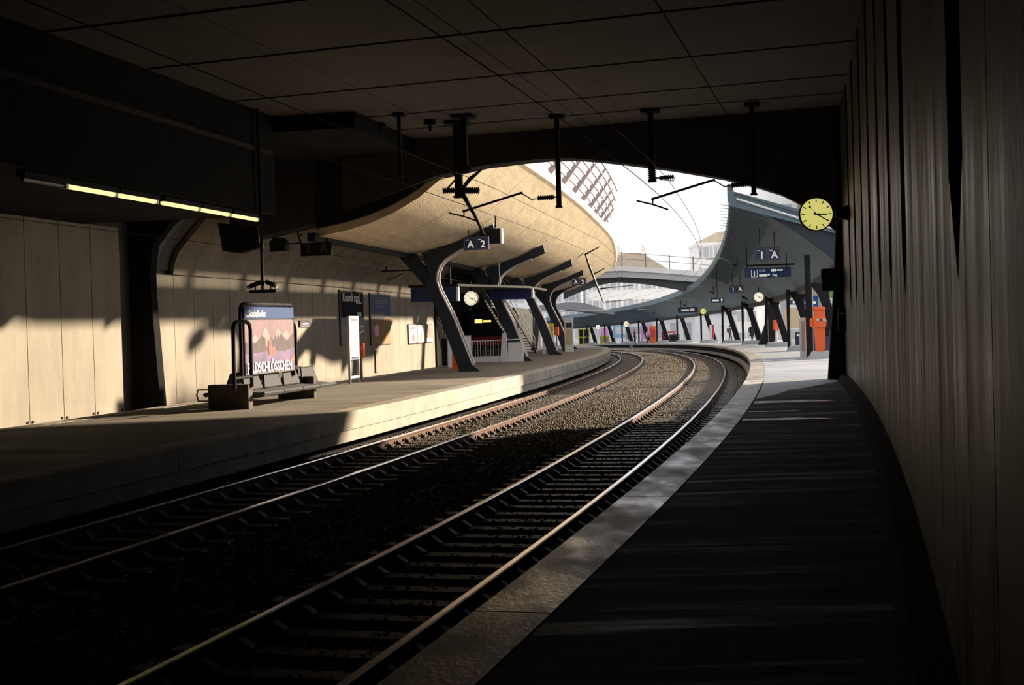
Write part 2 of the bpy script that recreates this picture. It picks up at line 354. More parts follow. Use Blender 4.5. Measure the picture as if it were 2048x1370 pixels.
# ---- left wall behind the third track: flat panels in the tunnel, panels with a leaning vault outside
bw = MB(); bw.sweep([(-16.62, -.5), (-16.24, -.5), (-16.24, 8.3), (-16.62, 8.3)], rng_s(-25, 26.4, 2)); bw.sweep([(-16.62, -.5), (-16.24, -.5), (-16.24, 4.5), (-16.62, 4.5)], rng_s(26.4, 112, 3))
wl_ = struct(bw.build('wall_left', M['wall_b']))
bw = MB(); bw.sweep([(-16.2, -.5), (-15.9, -.5), (-15.9, 8.4), (-16.2, 8.4)], rng_s(66.8, 112, 3)); bw.sweep([(-16.2, 5.2), (-12.6, 5.2), (-12.6, 5.6), (-16.2, 5.6)], rng_s(66.8, 112, 3)); bw.build('shade_wall', M['dark_conc'], wl_)  # far stretch coloured dark to stand for the shadowed trench
s = 25.3
while s > -22:
    c = MB(); c.sweep([(-16.0, -.35), (-16.0, 5.52), (-16.2, 5.52), (-16.2, -.35)], [s - 1.65 + .014, s - .014]); c.build('wall_panel', M['wall_l'], wl_)
    for q in (s - 1.65 + .12, s - .12):
        g = MB(); x, y, z = W(q, -15.99, .22); g.tube([W(q, -16.0, .22), W(q, -15.975, .22)], .035, 8); g.build('panel_bolt', M['black'], wl_)
    s -= 1.65
VA = [(-16.0, 4.28), (-15.95, 4.6), (-15.78, 4.97), (-15.45, 5.34), (-15.0, 5.8), (-14.1, 6.7), (-13.1, 7.7)]
VB = [(-13.2, 7.82), (-14.2, 6.82), (-15.1, 5.92), (-15.55, 5.46), (-15.9, 5.05), (-16.08, 4.62), (-16.12, 4.28)]
vb = MB(); vb.sweep([(a - .16, b + .12) for a, b in VA] + [(a - .16, b + .12) for a, b in VB], rng_s(28.0, 112, 2.5)); struct(vb.build('trim_1', M['wall_b']))
s = 27.3
while s < 66:
    c = MB(); c.sweep([(-16.0, -.35), (-16.0, 4.26), (-16.2, 4.26), (-16.2, -.35)], [s + .013, s + 1.467]); c.build('wall_panel', M['wall_l'], wl_)
    if s > 28.2:
        c = MB(); c.sweep(VA + VB, [s + .013, s + 1.467]); c.build('vault_panel', M['wall_l'], wl_)
    s += 1.48

# ---- right wall with tall slots
bw = MB(); bw.sweep([(4.98, PL - .2), (5.3, PL - .2), (5.3, 8.4), (4.98, 8.4)], rng_s(-25, 27.5, 2)); wr_ = struct(bw.build('wall_right', M['wall_b']))
SL = [(-4.25, -3.35), (2.35, 3.3), (6.0, 6.8), (9.6, 10.4), (13.2, 14.0), (16.7, 17.5), (20.1, 20.9), (23.2, 24.0)]
def wallp(a, b, lo, hi, o0=4.58, o1=4.8, poly=None):
    c = MB(); pl = poly or [(a + .012, lo), (b - .012, lo), (b - .012, hi), (a + .012, hi)]
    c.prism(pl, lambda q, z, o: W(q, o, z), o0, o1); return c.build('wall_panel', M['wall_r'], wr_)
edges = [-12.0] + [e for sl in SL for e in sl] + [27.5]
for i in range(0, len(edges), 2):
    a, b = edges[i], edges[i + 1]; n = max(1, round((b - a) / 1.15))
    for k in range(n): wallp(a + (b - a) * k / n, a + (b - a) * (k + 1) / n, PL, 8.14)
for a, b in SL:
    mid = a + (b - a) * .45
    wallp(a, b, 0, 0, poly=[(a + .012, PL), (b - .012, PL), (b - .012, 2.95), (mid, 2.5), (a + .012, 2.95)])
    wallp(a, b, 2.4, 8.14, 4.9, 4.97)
bb = MB(); bb.sweep([(4.34, PL), (4.58, PL), (4.58, PL + .16), (4.40, PL + .13)], rng_s(-10, 27.4, 2)); struct(bb.build('baseboard_right', M['dark_conc']))
eb = MB(); eb.prism([(-17, -.5), (6, -.5), (6, 8.4), (-17, 8.4)], lambda o, z, q: W(q, o, z), -22.3, -22.0); struct(eb.build('light_stop_wall', M['dark_conc']))  # unseen end wall, added to keep sky light out of the tunnel

# ---- tunnel ceiling: panels between skewed joints
def xl(y): return -5.6 + .262 * (y - 39.1)
def xr(y): return 10.3 + .262 * (y - 36.4)
def yl(Y0): return (Y0 + .36 * (5.6 + .262 * 39.1)) / (1 + .36 * .262)
def yr(Y0): return (Y0 - .36 * (10.3 - .262 * 36.4)) / (1 + .36 * .262)
ce = MB()
p = [(xl(yl(-20)), yl(-20)), (xr(yr(-20)), yr(-20)), (xr(yr(39.6)), yr(39.6)), (xl(yl(39.6)), yl(39.6))]
ce.prism(p, lambda a, b, c: (a, b, c), 8.27, 8.55); ceil = struct(ce.build('ceiling', M['dark_conc']))
YB = [-18, -13.5, -9, -4.7, -.5, 3.8, 8.1, 12.5, 17, 21.4, 25.4, 30, 34.1, 36.8, 39.1]
for k in range(len(YB) - 1):
    a, b = YB[k] + .09, YB[k + 1] - .09
    for u in range(4):
        u0, u1 = u / 4 + .001, (u + 1) / 4 - .001
        def pt(Y0, t): 
            A = (xl(yl(Y0)), yl(Y0)); B = (xr(yr(Y0)), yr(Y0)); return (A[0] + (B[0] - A[0]) * t, A[1] + (B[1] - A[1]) * t)
        c = MB(); c.prism([pt(a, u0), pt(a, u1), pt(b, u1), pt(b, u0)], lambda x, y, z: (x, y, z), 8.12, 8.3); c.build('ceiling_panel', M['ceil'], ceil)
so_ = MB(); so_.sweep([(-16.64, 5.5), (-10.3, 5.5), (-10.3, 8.6), (-16.64, 8.6)], rng_s(-25, 23.3, 2)); so_.sweep([(-16.64, 7.7), (-8.0, 7.7), (-8.0, 8.7), (-16.64, 8.7)], rng_s(23.3, 29.2, 1)); soffit = struct(so_.build('trim_2', M['dark_conc']))
lg = MB(); lg.sweep([(-10.31, 7.05), (-10.25, 7.08), (-10.25, 7.16), (-10.31, 7.16)], rng_s(-10, 23, 2)); lg.build('ledge', M['arch'], soffit)

# ---- portal: arched beam, its left leg and its right pier
PA = Vector((9.2, 36.2, 0)); PB = Vector((-8.0, 41.4, 0)); pd = (PB - PA).normalized(); pn = Vector((-pd.y, pd.x, 0)); pn = pn if pn.y > 0 else -pn
arch = [(-.5, 8.5), (-.5, 4.45), (-.14, 4.45), (.59, 5.19), (1.06, 5.52), (1.6, 5.83), (2.29, 6.09), (3.27, 6.39), (4.7, 6.72), (6.17, 7.0), (7.0, 7.14), (7.66, 7.23), (8.5, 7.26), (9.2, 7.24), (10.46, 7.17), (11.91, 6.95), (13.06, 6.6), (14.75, 6.07), (16.47, 5.61), (18.0, 5.36), (18.95, 5.33), (18.95, 8.5)]
top = [(t, 8.5) for t, z in arch[1:-1]]
ab = MB(); cur = arch[1:-1]; n = len(cur)
for d in (0.0, .8):
    ab.v.extend([tuple(PA + pd * t + pn * d + Vector((0, 0, z))) for t, z in cur] + [tuple(PA + pd * t + pn * d + Vector((0, 0, 8.5))) for t, z in cur])
for i in range(n - 1):
    ab.f += [(i, i + 1, n + i + 1, n + i), (2 * n + i, 3 * n + i, 3 * n + i + 1, 2 * n + i + 1), (i, 2 * n + i, 2 * n + i + 1, i + 1), (n + i, n + i + 1, 3 * n + i + 1, 3 * n + i)]; ab.m += [0] * 4
ab.f += [(0, n, 3 * n, 2 * n), (n - 1, 3 * n - 1, 4 * n - 1, 2 * n - 1)]; ab.m += [0, 0]
portal = bpy.data.objects.new('portal', None); COL.objects.link(portal); struct(portal); portal.location = tuple(PA)
ab.build('arch_beam', M['arch'], portal, world=True)
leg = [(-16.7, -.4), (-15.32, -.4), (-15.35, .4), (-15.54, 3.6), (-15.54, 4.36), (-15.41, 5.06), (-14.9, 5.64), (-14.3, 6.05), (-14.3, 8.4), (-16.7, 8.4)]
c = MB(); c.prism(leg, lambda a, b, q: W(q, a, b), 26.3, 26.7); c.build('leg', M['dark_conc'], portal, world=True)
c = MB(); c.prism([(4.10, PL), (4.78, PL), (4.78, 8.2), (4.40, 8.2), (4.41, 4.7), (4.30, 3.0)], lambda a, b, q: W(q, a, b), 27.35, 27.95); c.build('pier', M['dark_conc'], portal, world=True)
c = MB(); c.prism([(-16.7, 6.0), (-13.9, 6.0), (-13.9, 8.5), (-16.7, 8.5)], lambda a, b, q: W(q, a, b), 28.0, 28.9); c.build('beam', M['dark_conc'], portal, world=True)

# ================================================================== TRACKS
def track(label, offc):
    t = thing('railway_track', label, 'track', W(20, offc, -.17), 0, 'tracks')
    hw = .036
    prof = lambda c: [(c - hw, -.012), (c - hw + .008, 0), (c + hw - .008, 0), (c + hw, -.012), (c + hw, -.04), (c + .01, -.055), (c + .01, -.14), (c + .07, -.155), (c + .07, -.172), (c - .07, -.172), (c - .07, -.155), (c - .01, -.14), (c - .01, -.055), (c - hw, -.04)]
    mi = [0, 0, 0, 1] + [1] * 9 + [1]
    for side in (-.752, .752):
        b = MB(); b.sweep(prof(offc + side), rng_s(-22, 215, 1.5), mats=mi); b.build('rail', [M['rail_top'], M['rail_side']], t, world=True, recalc=True)
    sm = MB().bbox(-1.3, 1.3, -.125, .125, -.2, 0, .015).mesh('sleeper', M['sleeper'])
    k = -6.0; clip = MB()
    while k < 118:
        o = link('sleeper', sm, t); x, y, z = W(k, offc, -.172); o.matrix_parent_inverse = parent_world(t).inverted(); o.location = (x, y, z); o.rotation_euler = (0, 0, th(k) + random.uniform(-.008, .008))
        for side in (-.752, .752):
            for sg in (-1, 1):
                a = offc + side + sg * .045; bq = offc + side + sg * .16
                P = [W(k - .07, a, -.172), W(k + .07, a, -.172), W(k + .07, bq, -.172), W(k - .07, bq, -.172), W(k - .045, a, -.075), W(k + .045, a, -.075), W(k + .05, bq, -.15), W(k - .05, bq, -.15)]
                clip.add(P, [(4, 5, 6, 7), (0, 1, 5, 4), (1, 2, 6, 5), (2, 3, 7, 6), (3, 0, 4, 7)])
        k += .62
    tag(clip.build('rail_clips', M['sleeper'], t, world=True), kind='stuff')
    return t
track('right-hand curved railway track beside the near platform, bright shining rails', 0.0)
track('left-hand curved railway track along the island platform with billboard bench', -4.595)

# ================================================================== LEFT CANOPY SHELL
def zdrop(s): return -.65 * min(1, max(0, (s - 78) / 22.)) 
def oout(s): return -5.9 + .7 * min(1, max(0, (s - 62) / 38.))
def under(s):
    d = zdrop(s); e = oout(s); k = (e + 5.9)
    return [(-11.3, 5.32 + d * .3), (-10.4, 5.46 + d * .4), (-9.6, 5.66 + d * .5), (-8.8, 5.96 + d * .6), (-8.0 + k * .3, 6.38 + d * .7), (-7.2 + k * .6, 6.98 + d * .8), (-6.5 + k * .9, 7.62 + d * .9), (e - .12, 8.02 + d)]
shell = thing('canopy_shell', 'long pale concrete canopy shell curving over the island platform', 'canopy', W(40, -9, 5.3))
ed = rng_s(29.3, 100, 4.6)
for i in range(len(ed) - 1):
    c = MB(); c.sweep(lambda q: under(q) + [(a, b + .32) for a, b in reversed(under(q))], rng_s(ed[i] + .026, ed[i + 1] - .026, 1.2)); c.build('shell_panel', M['shell'], shell, smooth=True, world=True)
c = MB(); c.sweep(lambda q: [(oout(q) - .14, 8.0 + zdrop(q)), (oout(q), 8.08 + zdrop(q)), (oout(q) + .06, 8.22 + zdrop(q)), (oout(q) + .04, 8.42 + zdrop(q)), (oout(q) - .3, 8.46 + zdrop(q)), (oout(q) - .3, 8.2 + zdrop(q))], rng_s(29.3, 100, 1.2)); c.build('edge_rim', M['shell'], shell, smooth=True, world=True)
c = MB(); c.sweep(lambda q: [(-11.55, 5.16 + zdrop(q) * .3), (-11.28, 5.16 + zdrop(q) * .3), (-11.28, 5.42 + zdrop(q) * .3), (-11.55, 5.42 + zdrop(q) * .3)], rng_s(29.0, 100, 1.5)); c.build('inner_girder', M['black'], shell, world=True)
for k, q in enumerate((38.2, 39.4, 40.6, 42.3)):
    c = MB(); c.tube([W(q, -11.22, 5.44), W(q + .7, -11.2, 5.44)], .035, 8); c.build('edge_lamp', M['galv'], shell, world=True)
c = MB(); P = under(29.3); c.prism([(a, b + .25) for a, b in P] + [(P[-1][0], 8.6), (P[0][0], 8.6)], lambda a, b, q: W(q, a, b), 29.15, 29.32); c.build('head_plate', M['dark_conc'], shell, world=True)
# unseen promenade slab, widened to shade the vault; slots added for sun streaks
pr = MB(); pr.sweep([(-30, 8.5), (-11.6, 8.5), (-11.6, 8.8), (-30, 8.8)], rng_s(29.2, 112, 3)); pr.sweep(lambda q: [(-9.6, 8.5), (-6.35, 8.5), (-6.35, 8.62), (-9.6, 8.62)], rng_s(29.2, 100, 3))
for a, b in ((29.2, 54.6), (56.0, 58.4), (60.2, 100)): pr.sweep([(-11.6, 8.5), (-9.6, 8.5), (-9.6, 8.8), (-11.6, 8.8)], rng_s(a, b, 3))
struct(pr.build('unseen_shade_slab', M['coping_l']))

# pergola above the shell edge
pg = thing('pergola', 'pale lattice pergola rising above the canopy shell edge against the sky', 'pergola', W(55, -6.5, 8.3))
ps = [32.0 + 4.35 * k for k in range(11)]
A0, A1 = (-6.45, 8.75), (-5.0, 10.45)
def hs(s): return 1 - .42 * max(0, (s - 62) / 20.)
for q in ps:
    h = hs(q)
    c = MB(); c.prism([(-6.75, 8.2), (-6.35, 8.2), (-6.28, 8.55), (-6.45, 8.9), (-6.75, 8.75)], lambda a, b, u: W(u, a, b), q - .09, q + .09); c.build('post', M['pinkish'], pg, world=True)
    t = 1.0 * h + .0
    p0 = (-6.5, 8.6); p1 = (A0[0] + (A1[0] - A0[0]) * t, A0[1] + (A1[1] - A0[1]) * t)
    c = MB(); c.prism([(p0[0] - .10, p0[1] + .1), (p0[0] + .12, p0[1] - .08), (p1[0] + .03, p1[1] - .03), (p1[0] - .03, p1[1] + .04)], lambda a, b, u: W(u, a, b), q - .07, q + .07); c.build('arm', M['pinkish'], pg, world=True)
for k in range(7):
    t = .06 + k * .155; a = A0[0] + (A1[0] - A0[0]) * t; b = A0[1] + (A1[1] - A0[1]) * t
    e = 79 - (0 if k < 3 else (k - 3) * 3.2)
    c = MB(); c.sweep([(a - .035, b - .05), (a + .035, b - .05), (a + .035, b + .05), (a - .035, b + .05)], rng_s(29.5, e, 1.5)); c.build('purlin', M['pinkish'], pg, world=True)

# ================================================================== Y COLUMNS on the island platform
def column():
    t = at('canopy_column', 'nearest dark Y-shaped canopy column, orange ticket validator at its foot', 'column', 40.6, -9.0)
    t['group'] = 'canopy columns on the island platform'
    z0 = PL; cx_ = -9.0
    stem = [(-9.43, .61), (-8.92, .61), (-8.95, .85), (-9.62, 2.65), (-10.2, 3.85), (-10.3, 4.2), (-10.28, 4.5), (-10.15, 4.82), (-9.92, 5.06), (-9.4, 5.36), (-7.85, 5.97), (-7.93, 6.36), (-9.07, 5.80), (-10.2, 5.44), (-10.85, 5.32), (-10.55, 4.45), (-10.75, 4.08), (-10.13, 2.65)]
    loc = lambda P: [(a - cx_, b - z0) for a, b in P]
    for y0, y1 in ((-.29, -.12), (.12, .29)):
        MB().prism(loc(stem), XZ, y0, y1).build('side_plate', M['steel'], t)
    core = [(-9.40, .66), (-9.0, .66), (-9.05, .9), (-9.70, 2.65), (-10.28, 3.85), (-10.38, 4.2), (-10.35, 4.53), (-10.2, 4.88), (-9.97, 5.13), (-9.4, 5.45), (-7.95, 6.04), (-8.0, 6.28), (-9.07, 5.74), (-10.2, 5.36), (-10.75, 5.25), (-10.5, 4.4), (-10.6, 4.08), (-10.05, 2.65)]
    MB().prism(loc(core), XZ, -.12, .12).build('web', M['black'], t)
    fl = [(-8.95, .85), (-9.62, 2.65), (-10.2, 3.85), (-10.3, 4.2), (-10.28, 4.5), (-10.15, 4.82), (-9.92, 5.06), (-9.4, 5.36), (-8.6, 5.68)]
    for y0 in (-.205, .205):
        b = MB(); b.tube([(x - cx_ + .03, y0, z - z0) for x, z in fl], .05, 6); b.build('flange', M['steel_sunlit'], t)  # pale flange colour stands in for sunlight along the column edge
    MB().prism(loc([(-10.74, 3.98), (-10.47, 4.42), (-11.28, 5.5), (-11.95, 5.62), (-11.9, 5.36)]), XZ, -.2, .2).build('rear_arm', M['steel'], t)
    MB().prism(loc([(-9.47, .61), (-8.62, .61), (-8.66, .68), (-8.93, .86), (-9.42, .8)]), XZ, -.34, .34).build('base_shoe', M['steel'], t)
    b = MB(); b.tube([(-8.15 - cx_, -.1, 6.0 - z0), (-8.5 - cx_, -.1, 6.75 - z0)], [.05, .075], 8); b.tube([(-8.5 - cx_, -.1, 6.72 - z0), (-7.75 - cx_, -.1, 6.55 - z0)], [.07, .03], 8); b.build('strut', M['steel'], t)
    return t
col0 = column()
for s, lab in ((54.4, 'second dark Y-shaped canopy column, standing beside the open staircase'), (68.9, 'third Y-shaped canopy column, beyond the foot of the staircase'), (82.6, 'fourth Y-shaped canopy column with a small orange box behind its stem'), (95.2, 'farthest Y-shaped canopy column near the tip of the island platform')):
    dup(col0, s, -9.0 if s < 60 else -8.95, PL, lab)

# ================================================================== RIGHT CANOPY
def zt(s): return float(np.interp(s, [48, 64, 75, 86, 99, 130, 160, 200], [7.5, 6.86, 6.33, 5.82, 5.3, 4.76, 4.5, 4.3]))
def zb(s): return float(np.interp(s, [48, 52, 58, 65, 80, 100, 125, 150, 200], [4.62, 4.25, 3.95, 3.78, 3.68, 3.62, 3.45, 3.3, 3.1]))
def ob(s): return float(np.interp(s, [48, 54, 62, 70], [5.75, 5.4, 5.1, 5.0]))
def cun(s):
    r = []; a, b, e = zt(s), zb(s), ob(s)
    for k in range(9):
        t = k / 8; r.append((1.2 + (e - 1.2) * t, a + (b - a) * (.35 * t + .65 * t ** 1.7)))
    return r
def ctop(s): 
    a, b, e = zt(s), zb(s), ob(s); return [(e, b + max(.25, (6.15 - b) * max(0, 1 - (s - 48) / 40) + .2)), (1.2, a + .38)]
rc = thing('platform_canopy', 'long blue-grey sheet metal canopy sweeping over the right-hand platform', 'canopy', W(60, 3, 4))
ed = rng_s(48.2, 200, 7.6)
for i in range(len(ed) - 1):
    c = MB(); c.sweep(lambda q: cun(q) + ctop(q), rng_s(ed[i] + .01, ed[i + 1] - .01, 1.9)); c.build('roof_panel', M['canopy'], rc, world=True)
c = MB(); c.prism(cun(48.2) + ctop(48.2), lambda a, b, q: W(q, a, b), 48.12, 48.2); c.build('end_wall', M['steel'], rc, world=True)
def bar_across(nm, s, pts, r, m):
    c = MB(); c.tube([W(s, a, b) for a, b in pts], r, 6); return c.build(nm, m, rc, world=True)
e0 = ctop(48.2); lo = (e0[1][0] - .1, e0[1][1] + .1); hi = (e0[0][0] + .3, e0[0][1] - .02)
c = MB(); c.prism([(lo[0], lo[1] - .62), (lo[0], lo[1] + .05), (hi[0], hi[1] + .1), (hi[0], hi[1] - .5)], lambda a, b, q: W(q, a, b), 47.95, 48.2); c.build('end_fascia', M['canopy'], rc, world=True)
bar_across('gutter', 47.88, [(lo[0] + .35, lo[1] - .36), (hi[0], hi[1] - .36)], .05, M['white'])
bar_across('gutter', 47.85, [(lo[0] + .3, lo[1] - .12), (hi[0], hi[1] - .14)], .035, M['canopy_dk'])
c = MB(); c.box(-.12, .12, -.12, .12, 0, .75); o = c.build('corner_post', M['canopy_dk'], rc); o.matrix_parent_inverse = parent_world(rc).inverted(); o.location = W(48.1, lo[0] + .1, lo[1] - .45)
q = 49.0
while q < 88:
    a = cun(q); c = MB(); P = [(1.2 - .5, a[0][1] + .03)] + [(x, z - .03) for x, z in a[:4]]; P2 = [(x, z - .11) for x, z in a[3::-1]] + [(1.2 - .1, a[0][1] - .04)]
    c.prism(P + P2, lambda x, z, u: W(u, x, z), q - .045, q + .045); c.build('slat', M['canopy'], rc, world=True); q += 1.15
c = MB(); c.sweep(lambda q: [(ob(q) - .18, zb(q) - .14), (ob(q) + .2, zb(q) - .14), (ob(q) + .2, zb(q) + .18), (ob(q) - .18, zb(q) + .1)], rng_s(48.2, 200, 2)); c.build('back_beam', M['brownb'], rc, world=True)
c = MB(); c.sweep(lambda q: [(1.12, zt(q) - .05), (1.26, zt(q) - .05), (1.26, zt(q) + .42), (1.12, zt(q) + .42)], rng_s(48.2, 200, 2)); c.build('edge_trim', M['canopy'], rc, world=True)

# columns of the right canopy: plinth, leaning strut, vertical drain pole
def strutcol():
    t = at('strut_column', 'leaning canopy strut behind the big orange ticket validator, on the nearest concrete plinth', 'column', 47.4, 4.3)
    t['group'] = 'strut columns under the right canopy'
    b = MB(); b.prism([(.12, .3), (1.72, .3), (1.72, 0), (0, 0), (0, .04)], XZ, -.35, .35); b.build('plinth', M['lgrey'], t)
    z = PL
    P = [(1.18, .3), (1.62, .3), (.98, 2.35), (.92, 2.72), (1.02, 3.0), (1.4, 3.2), (.0, 3.25), (.28, 3.02), (.48, 2.7), (.62, 2.3)]
    MB().prism(P, XZ, -.17, .17).build('strut', M['black'], t)
    b = MB(); b.tube([(1.66, -.1, .3), (1.02, -.1, 2.35)], .045, 6); b.build('lit_edge_strip', M['lgrey'], t)  # pale strip painted in as the lit right edge of the strut
    b = MB(); b.tube([(.10, -.25, 0), (.10, -.25, 3.35)], .095, 10); b.build('pole', M['black'], t)
    return t
sc0 = strutcol()
labs = ['second leaning canopy strut, just beyond the narrow grey cabinet', 'third leaning canopy strut, left of the blue waste bin', 'fourth leaning canopy strut, right of the person in black', 'fifth leaning canopy strut, left of the person in black', 'sixth leaning canopy strut, beside the two people in light clothes', 'seventh leaning canopy strut, beside the red and white pole', 'eighth leaning canopy strut along the far platform bend', 'ninth leaning canopy strut along the far platform bend', 'tenth leaning canopy strut near the red vending machine', 'eleventh leaning canopy strut near the pink poster', 'twelfth leaning canopy strut near the white poster']
for k, lab in enumerate(labs):
    s = [62.9, 78.0, 93.6, 106, 120, 133, 143.5, 152.5, 160.5, 168.5, 176.5][k] if k < 11 else 184
    c = dup(sc0, s, 4.3 + (0 if s < 110 else .25), PL, lab)

# footbridge crossing behind
br = thing('footbridge', 'arched grey concrete footbridge with railing crossing over the far tracks', 'bridge', W(105, -2, 6))
tp = [(-9.5, 7.2), (-8.2, 7.42), (-6.3, 7.56), (-4.5, 7.6), (-1.9, 7.38), (1, 7.08), (3.5, 6.78), (7, 6.2)]
bt = [(-9.5, 4.9), (-8.1, 5.5), (-6.3, 6.1), (-4.8, 6.32), (-2, 6.05), (.4, 5.55), (2.4, 4.95), (4.6, 4.2), (7, 3.5)]
def zat(P, a): return float(np.interp(a, [p[0] for p in P], [p[1] for p in P]))
xs = np.linspace(-9.5, 7, 24)
def layer(nm, lo, hi, s0, s1, m):
    P = [(a, lo(a)) for a in xs] + [(a, hi(a)) for a in xs[::-1]]
    c = MB(); 
    n = len(xs)
    vs = [W(s0, a, lo(a)) for a in xs] + [W(s0, a, hi(a)) for a in xs] + [W(s1, a, lo(a)) for a in xs] + [W(s1, a, hi(a)) for a in xs]
    fs = []
    for i in range(n - 1):
        fs += [(i, i + 1, n + i + 1, n + i), (2 * n + i, 3 * n + i, 3 * n + i + 1, 2 * n + i + 1), (i, 2 * n + i, 2 * n + i + 1, i + 1), (n + i, n + i + 1, 3 * n + i + 1, 3 * n + i)]
    fs += [(0, n, 3 * n, 2 * n), (n - 1, 3 * n - 1, 4 * n - 1, 2 * n - 1)]
    c.add(vs, fs); return c.build(nm, m, br, world=True)
layer('parapet', lambda a: zat(tp, a) - .42, lambda a: zat(tp, a), 104.0, 104.25, M['offwhite'])
layer('deck', lambda a: zat(tp, a) - .95, lambda a: zat(tp, a) - .42, 104.15, 107.5, M['lgrey'])
layer('arch_soffit', lambda a: zat(bt, a), lambda a: zat(tp, a) - .95, 104.7, 107.0, M['canopy_dk'])
for zz in (.62, 1.12):
    c = MB(); c.tube([W(104.1, a, zat(tp, a) + zz) for a in xs], .022, 5); c.build('rail', M['brownplate'], br, world=True)
for a in np.arange(-8.5, 7, 2.05):
    c = MB(); c.tube([W(104.1, a, zat(tp, a) - .05), W(104.1, a, zat(tp, a) + 1.25)], .05, 6); c.build('railing_post', M['brownplate'], br, world=True)
bp = at('bridge_pier', 'massive dark raking bridge pier standing behind the small orange validator', 'pier', 90, 5.9)
MB().prism([(-.75, 0), (.3, 0), (.75, 1.2), (.85, 2.1), (.55, 3.3), (.9, 4.3), (-.5, 4.6), (-.15, 3.2), (-.2, 1.6)], XZ, -.4, .4).build('shaft', M['black'], bp)
MB().prism([(-.9, 3.3), (-1.9, 3.55), (-1.9, 4.0), (-.1, 3.9), (-.1, 3.2)], XZ, -.25, .25).build('bracket', M['black'], bp)

# ================================================================== CLOCKS
def clock(label, s, off, z, r, face, rz=0.0, hold=None):
    t = at('platform_clock', label, 'clock', s, off, z, rz=rz); t['group'] = 'station clocks'
    fn = lambda x, y, h: (x, h, y)
    b = MB(); b.lathe([(r * .955, -.045), (r * .955, -.02)], fn, 40); b.build('dial', face, t, smooth=False)
    b = MB(); prof = [(r * .94, -.06), (r, -.06), (r * 1.03, -.02), (r * 1.03, .11), (r * .9, .14)]
    n = 40
    b.lathe([(r * .3, .15), (r * .96, .13), (r * 1.03, .10), (r * 1.03, -.05), (r, -.065), (r * .955, -.065), (r * .955, -.03)], fn, n); b.build('case', M['black'], t, smooth=True)
    b = MB()
    for k in range(12):
        a = k * math.pi / 6; ca, sa = math.cos(a), math.sin(a)
        q = lambda u, v: (sa * u + ca * v, -.05, ca * u - sa * v)
        w_ = r * .03; i0, i1 = r * .70, r * .89
        b.add([q(i0, -w_), q(i1, -w_), q(i1, w_), q(i0, w_)], [(0, 1, 2, 3)])
    for k in range(60):
        a = k * math.pi / 30; ca, sa = math.cos(a), math.sin(a); q = lambda u, v: (sa * u + ca * v, -.0495, ca * u - sa * v); w_ = r * .006
        b.add([q(r * .855, -w_), q(r * .89, -w_), q(r * .89, w_), q(r * .855, w_)], [(0, 1, 2, 3)])
    b.build('dial_marks', M['black'], t)
    def hand(nm, deg, l0, l1, w0, w1, y, m):
        a = R(deg); ca, sa = math.cos(a), math.sin(a); q = lambda u, v, h: (sa * u + ca * v, h, ca * u - sa * v)
        MB().add([q(-l0, -w0, y), q(l1, -w1, y), q(l1, w1, y), q(-l0, w0, y), q(-l0, -w0, y - .006), q(l1, -w1, y - .006), q(l1, w1, y - .006), q(-l0, w0, y - .006)], [(0, 1, 2, 3), (4, 5, 6, 7), (0, 1, 5, 4), (1, 2, 6, 5), (2, 3, 7, 6), (3, 0, 4, 7)]).build(nm, m, t)
    hand('hour_hand', 93, r * .16, r * .62, r * .05, r * .04, -.055, M['black'])
    hand('minute_hand', 122, r * .18, r * .86, r * .042, r * .028, -.064, M['black'])
    hand('second_hand', 319, r * .16, r * .55, r * .009, r * .009, -.073, M['black'])
    a = R(319); b = MB(); b.lathe([(r * .065, -.08), (r * .065, -.07)], lambda x, y, h: (x + math.sin(a) * r * .58, h, y + math.cos(a) * r * .58), 14); b.build('second_disc', M['black'], t)
    if hold: hold(t)
    return t
def hold_wall(t):
    b = MB(); b.prism([(.47, -.09), (.47, .09), (.86, .24), (.86, -.2)], XZ, -.06, .1); b.build('bracket', M['black'], t)
clock('large yellow lit station clock bracketed from the dark right wall', 23.2, 3.79, 4.86, .405, M['clock_y'], rz=R(6), hold=hold_wall)
def hold_up(h):
    def f(t):
        b = MB(); b.tube([(0, .05, .3), (0, .05, h)], .035, 8); b.build('hanger', M['black'], t)
    return f
clock('white lit clock hanging below the dark shelter roof on the island platform', 48, -10.46, 3.66, .335, M['clock_w'], hold=hold_up(.75))
clock('white clock under the right canopy beside the big dark pier', 75, 3.67, 3.87, .32, M['clock_w'], hold=hold_up(.62))
clock('small yellowish clock under the right canopy above the red and white pole', 110, 3.3, 3.56, .28, M['clock_y'], hold=hold_up(.45))
clock('tiny white clock under the far canopy above the blue poster', 152, 3.0, 3.05, .36, M['clock_w'], hold=hold_up(.5))
clock('tiny pale clock farthest left under the far canopy end', 166, 3.0, 2.95, .33, M['clock_w'], hold=hold_up(.5))

